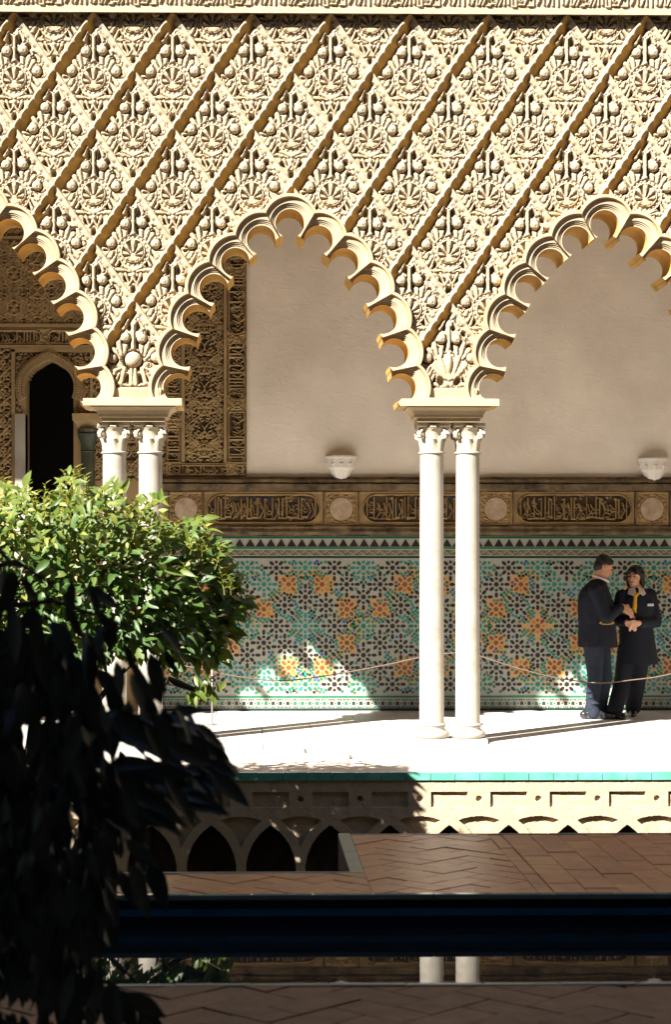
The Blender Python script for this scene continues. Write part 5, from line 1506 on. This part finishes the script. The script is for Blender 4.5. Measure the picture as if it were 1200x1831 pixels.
def person_woman():
    Y0 = 19.12
    def q(px, py, dy=0): p = P(px, py, Y0); return Vector((p.x, Y0 + dy, p.z))
    root = thing('person', 'person with dark bobbed hair, long black coat, yellow scarf and white name badge', 'person', (q(1125, 1275).x, Y0, 0), 'people talking by the tile wall')
    zc = Vector((0, 0, 1)); f = Vector((-.55, -.80, .02)); up = Vector((.02, 0, 1)); hc = q(1136, 1032)
    neck = q(1138, 1056); chest = q(1138, 1085); hip = q(1136, 1150)
    shR, shL = q(1112, 1066, -.02), q(1164, 1064, .03)
    elR, wrR = q(1102, 1108, -.06), q(1112, 1112, -.22)
    elL, wrL = q(1174, 1112, 0), q(1136, 1113, -.21)
    hR, hL = q(1124, 1160), q(1147, 1160)
    kR, kL = q(1112, 1222, -.02), q(1142, 1222, .04)
    aR, aL = Vector((q(1093, 1200).x, Y0 - .22, .08)), Vector((q(1137, 1200).x, Y0 + .12, .08))
    def body(bm):
        head(bm, hc, f, up, .95); cap_bm(bm, hc - zc * .06, neck - zc * .04, .05, .056); cap_bm(bm, neck, chest, .08, .12); sphere_bm(bm, chest, (.15, .11, .15)); cap_bm(bm, chest, hip, .11, .13)
        for s_, e_, w_ in ((shR, elR, wrR), (shL, elL, wrL)): cap_bm(bm, s_, e_, .045, .037); cap_bm(bm, e_, w_, .037, .025); cap_bm(bm, neck - zc * .05, s_, .05, .048)
        for h_, k_, a_ in ((hR, kR, aR), (hL, kL, aL)): cap_bm(bm, h_, k_, .075, .05); cap_bm(bm, k_, a_, .05, .034); cap_bm(bm, a_, a_ + Vector((.0, -.02, -.04)), .03, .026)
        hand(bm, wrR, Vector((.75, -.25, -.35)), Vector((.1, .5, -.6)), Vector((.2, -.5, .8)), .15, 1.0)
        hand(bm, wrL, Vector((-.75, -.30, -.25)), Vector((0, .5, -.6)), Vector((-.1, -.5, .8)), .15, 1.0)
    remesh('body', body, M['skin_woman'], root, .006, 3)
    def coat(bm):
        ring_loft(bm, [(q(1143, 1187), .205, .18), (q(1142, 1170), .198, .175), (q(1140, 1145), .185, .165), (q(1138, 1118), .172, .150), (q(1138, 1094), .178, .158), (q(1138, 1076), .185, .148), (q(1138, 1062), .165, .12), (q(1138, 1053), .10, .085), (q(1138, 1049), .07, .06)])
        for s_, e_, w_ in ((shR, elR, wrR), (shL, elL, wrL)): cap_bm(bm, s_, e_, .072, .062); cap_bm(bm, e_, e_ + (w_ - e_) * .86, .062, .044)
    remesh('coat', coat, M['navy'], root, .008, 5)
    def tr(bm):
        for h_, k_, a_ in ((hR, kR, aR), (hL, kL, aL)): cap_bm(bm, h_, k_, .11, .085); cap_bm(bm, k_, a_ + zc * .01, .085, .084)
    remesh('trousers', tr, M['trouser_dark'], root, .008, 3)
    for a_, dr in ((aR, Vector((.35, -.93, 0))), (aL, Vector((-.2, -.97, 0)))):
        def shoe(bm, a_=a_, dr=dr):
            b0 = Vector((a_.x, a_.y, .038))
            for t, r_, h in ((-.055, .038, .038), (.0, .042, .045), (.065, .042, .038), (.13, .038, .03), (.165, .028, .022)): sphere_bm(bm, b0 + dr * t + Vector((0, 0, h - .038)), (r_, r_ * 1.1, h))
            cap_bm(bm, b0, b0 + zc * .06, .042, .042)
        remesh('shoe', shoe, M['shoe'], root, .006, 2)
    def hair(bm):
        fF = f.normalized(); r = fF.cross(up).normalized(); u2 = r.cross(fF).normalized(); Rm = Matrix((r, fF, u2)).transposed().to_4x4()
        sphere_bm(bm, hc + u2 * .05 - fF * .022, (.088, .096, .080), Rm, 18); sphere_bm(bm, hc - u2 * .01 - fF * .055, (.085, .062, .105), Rm, 16)
        for s_ in (-1, 1): cap_bm(bm, hc + u2 * .04 + r * .075 * s_ - fF * .005, hc - u2 * .085 + r * .078 * s_ - fF * .03, .030, .024)
        cap_bm(bm, hc + u2 * .088 + fF * .04 - r * .02, hc + u2 * .045 + fF * .078 - r * .05, .026, .014); cap_bm(bm, hc + u2 * .088 + fF * .04 + r * .01, hc + u2 * .05 + fF * .08 + r * .045, .026, .012)
    remesh('hair', hair, M['hair'], root, .006, 3)
    face_bits(root, hc, f, up, .95)
    b = MB()
    for s_ in (-1, 1):
        c0 = neck + Vector((-.01, -.06, .02)); 
        pts = [c0 + Vector((.02 * s_ + .0, .0, .015)), c0 + Vector((.075 * s_, .015, .0)), c0 + Vector((.095 * s_, -.03, -.055)), c0 + Vector((.05 * s_, -.08, -.072)), c0 + Vector((.015 * s_, -.07, -.04))]
        b.loft([pts, [p + Vector((0, -.012, .004)) for p in pts]])
    b.build('shirt_collar', M['shirt'], root)
    def scarf(bm):
        c_ = neck + Vector((-.012, -.012, .012))
        for k in range(14):
            g = lambda t: c_ + Vector((.066 * math.cos(t), .066 * math.sin(t), .012 * math.sin(t))); cap_bm(bm, g(2 * PI * k / 14), g(2 * PI * (k + 1) / 14), .016, .016, 8)
        kn = neck + Vector((-.035, -.135, -.055)); sphere_bm(bm, kn, (.024, .02, .022)); cap_bm(bm, kn, kn + Vector((-.012, -.025, -.12)), .018, .024); cap_bm(bm, kn + Vector((-.012, -.025, -.12)), kn + Vector((.0, -.03, -.17)), .022, .006)
        cap_bm(bm, kn, neck + Vector((.04, -.085, -.005)), .016, .018); cap_bm(bm, kn, neck + Vector((-.075, -.07, -.005)), .016, .018)
    remesh('scarf', scarf, M['scarf'], root, .005, 2)
    c = q(1158, 1081, -.172); b = MB(); b.box(c.x - .03, c.x + .03, c.y - .004, c.y + .03, c.z - .0115, c.z + .0115); bd = b.build('name_badge', M['badge'], root)
    b = MB()
    for k in range(5): b.box(c.x - .022 + k * .0095, c.x - .0155 + k * .0095, c.y - .0052, c.y - .0042, c.z - .005, c.z + .004)
    o = b.build('badge_lettering', M['ink'], bd); o.matrix_parent_inverse = Matrix.Identity(4)
    return root
person_man(); person_woman()
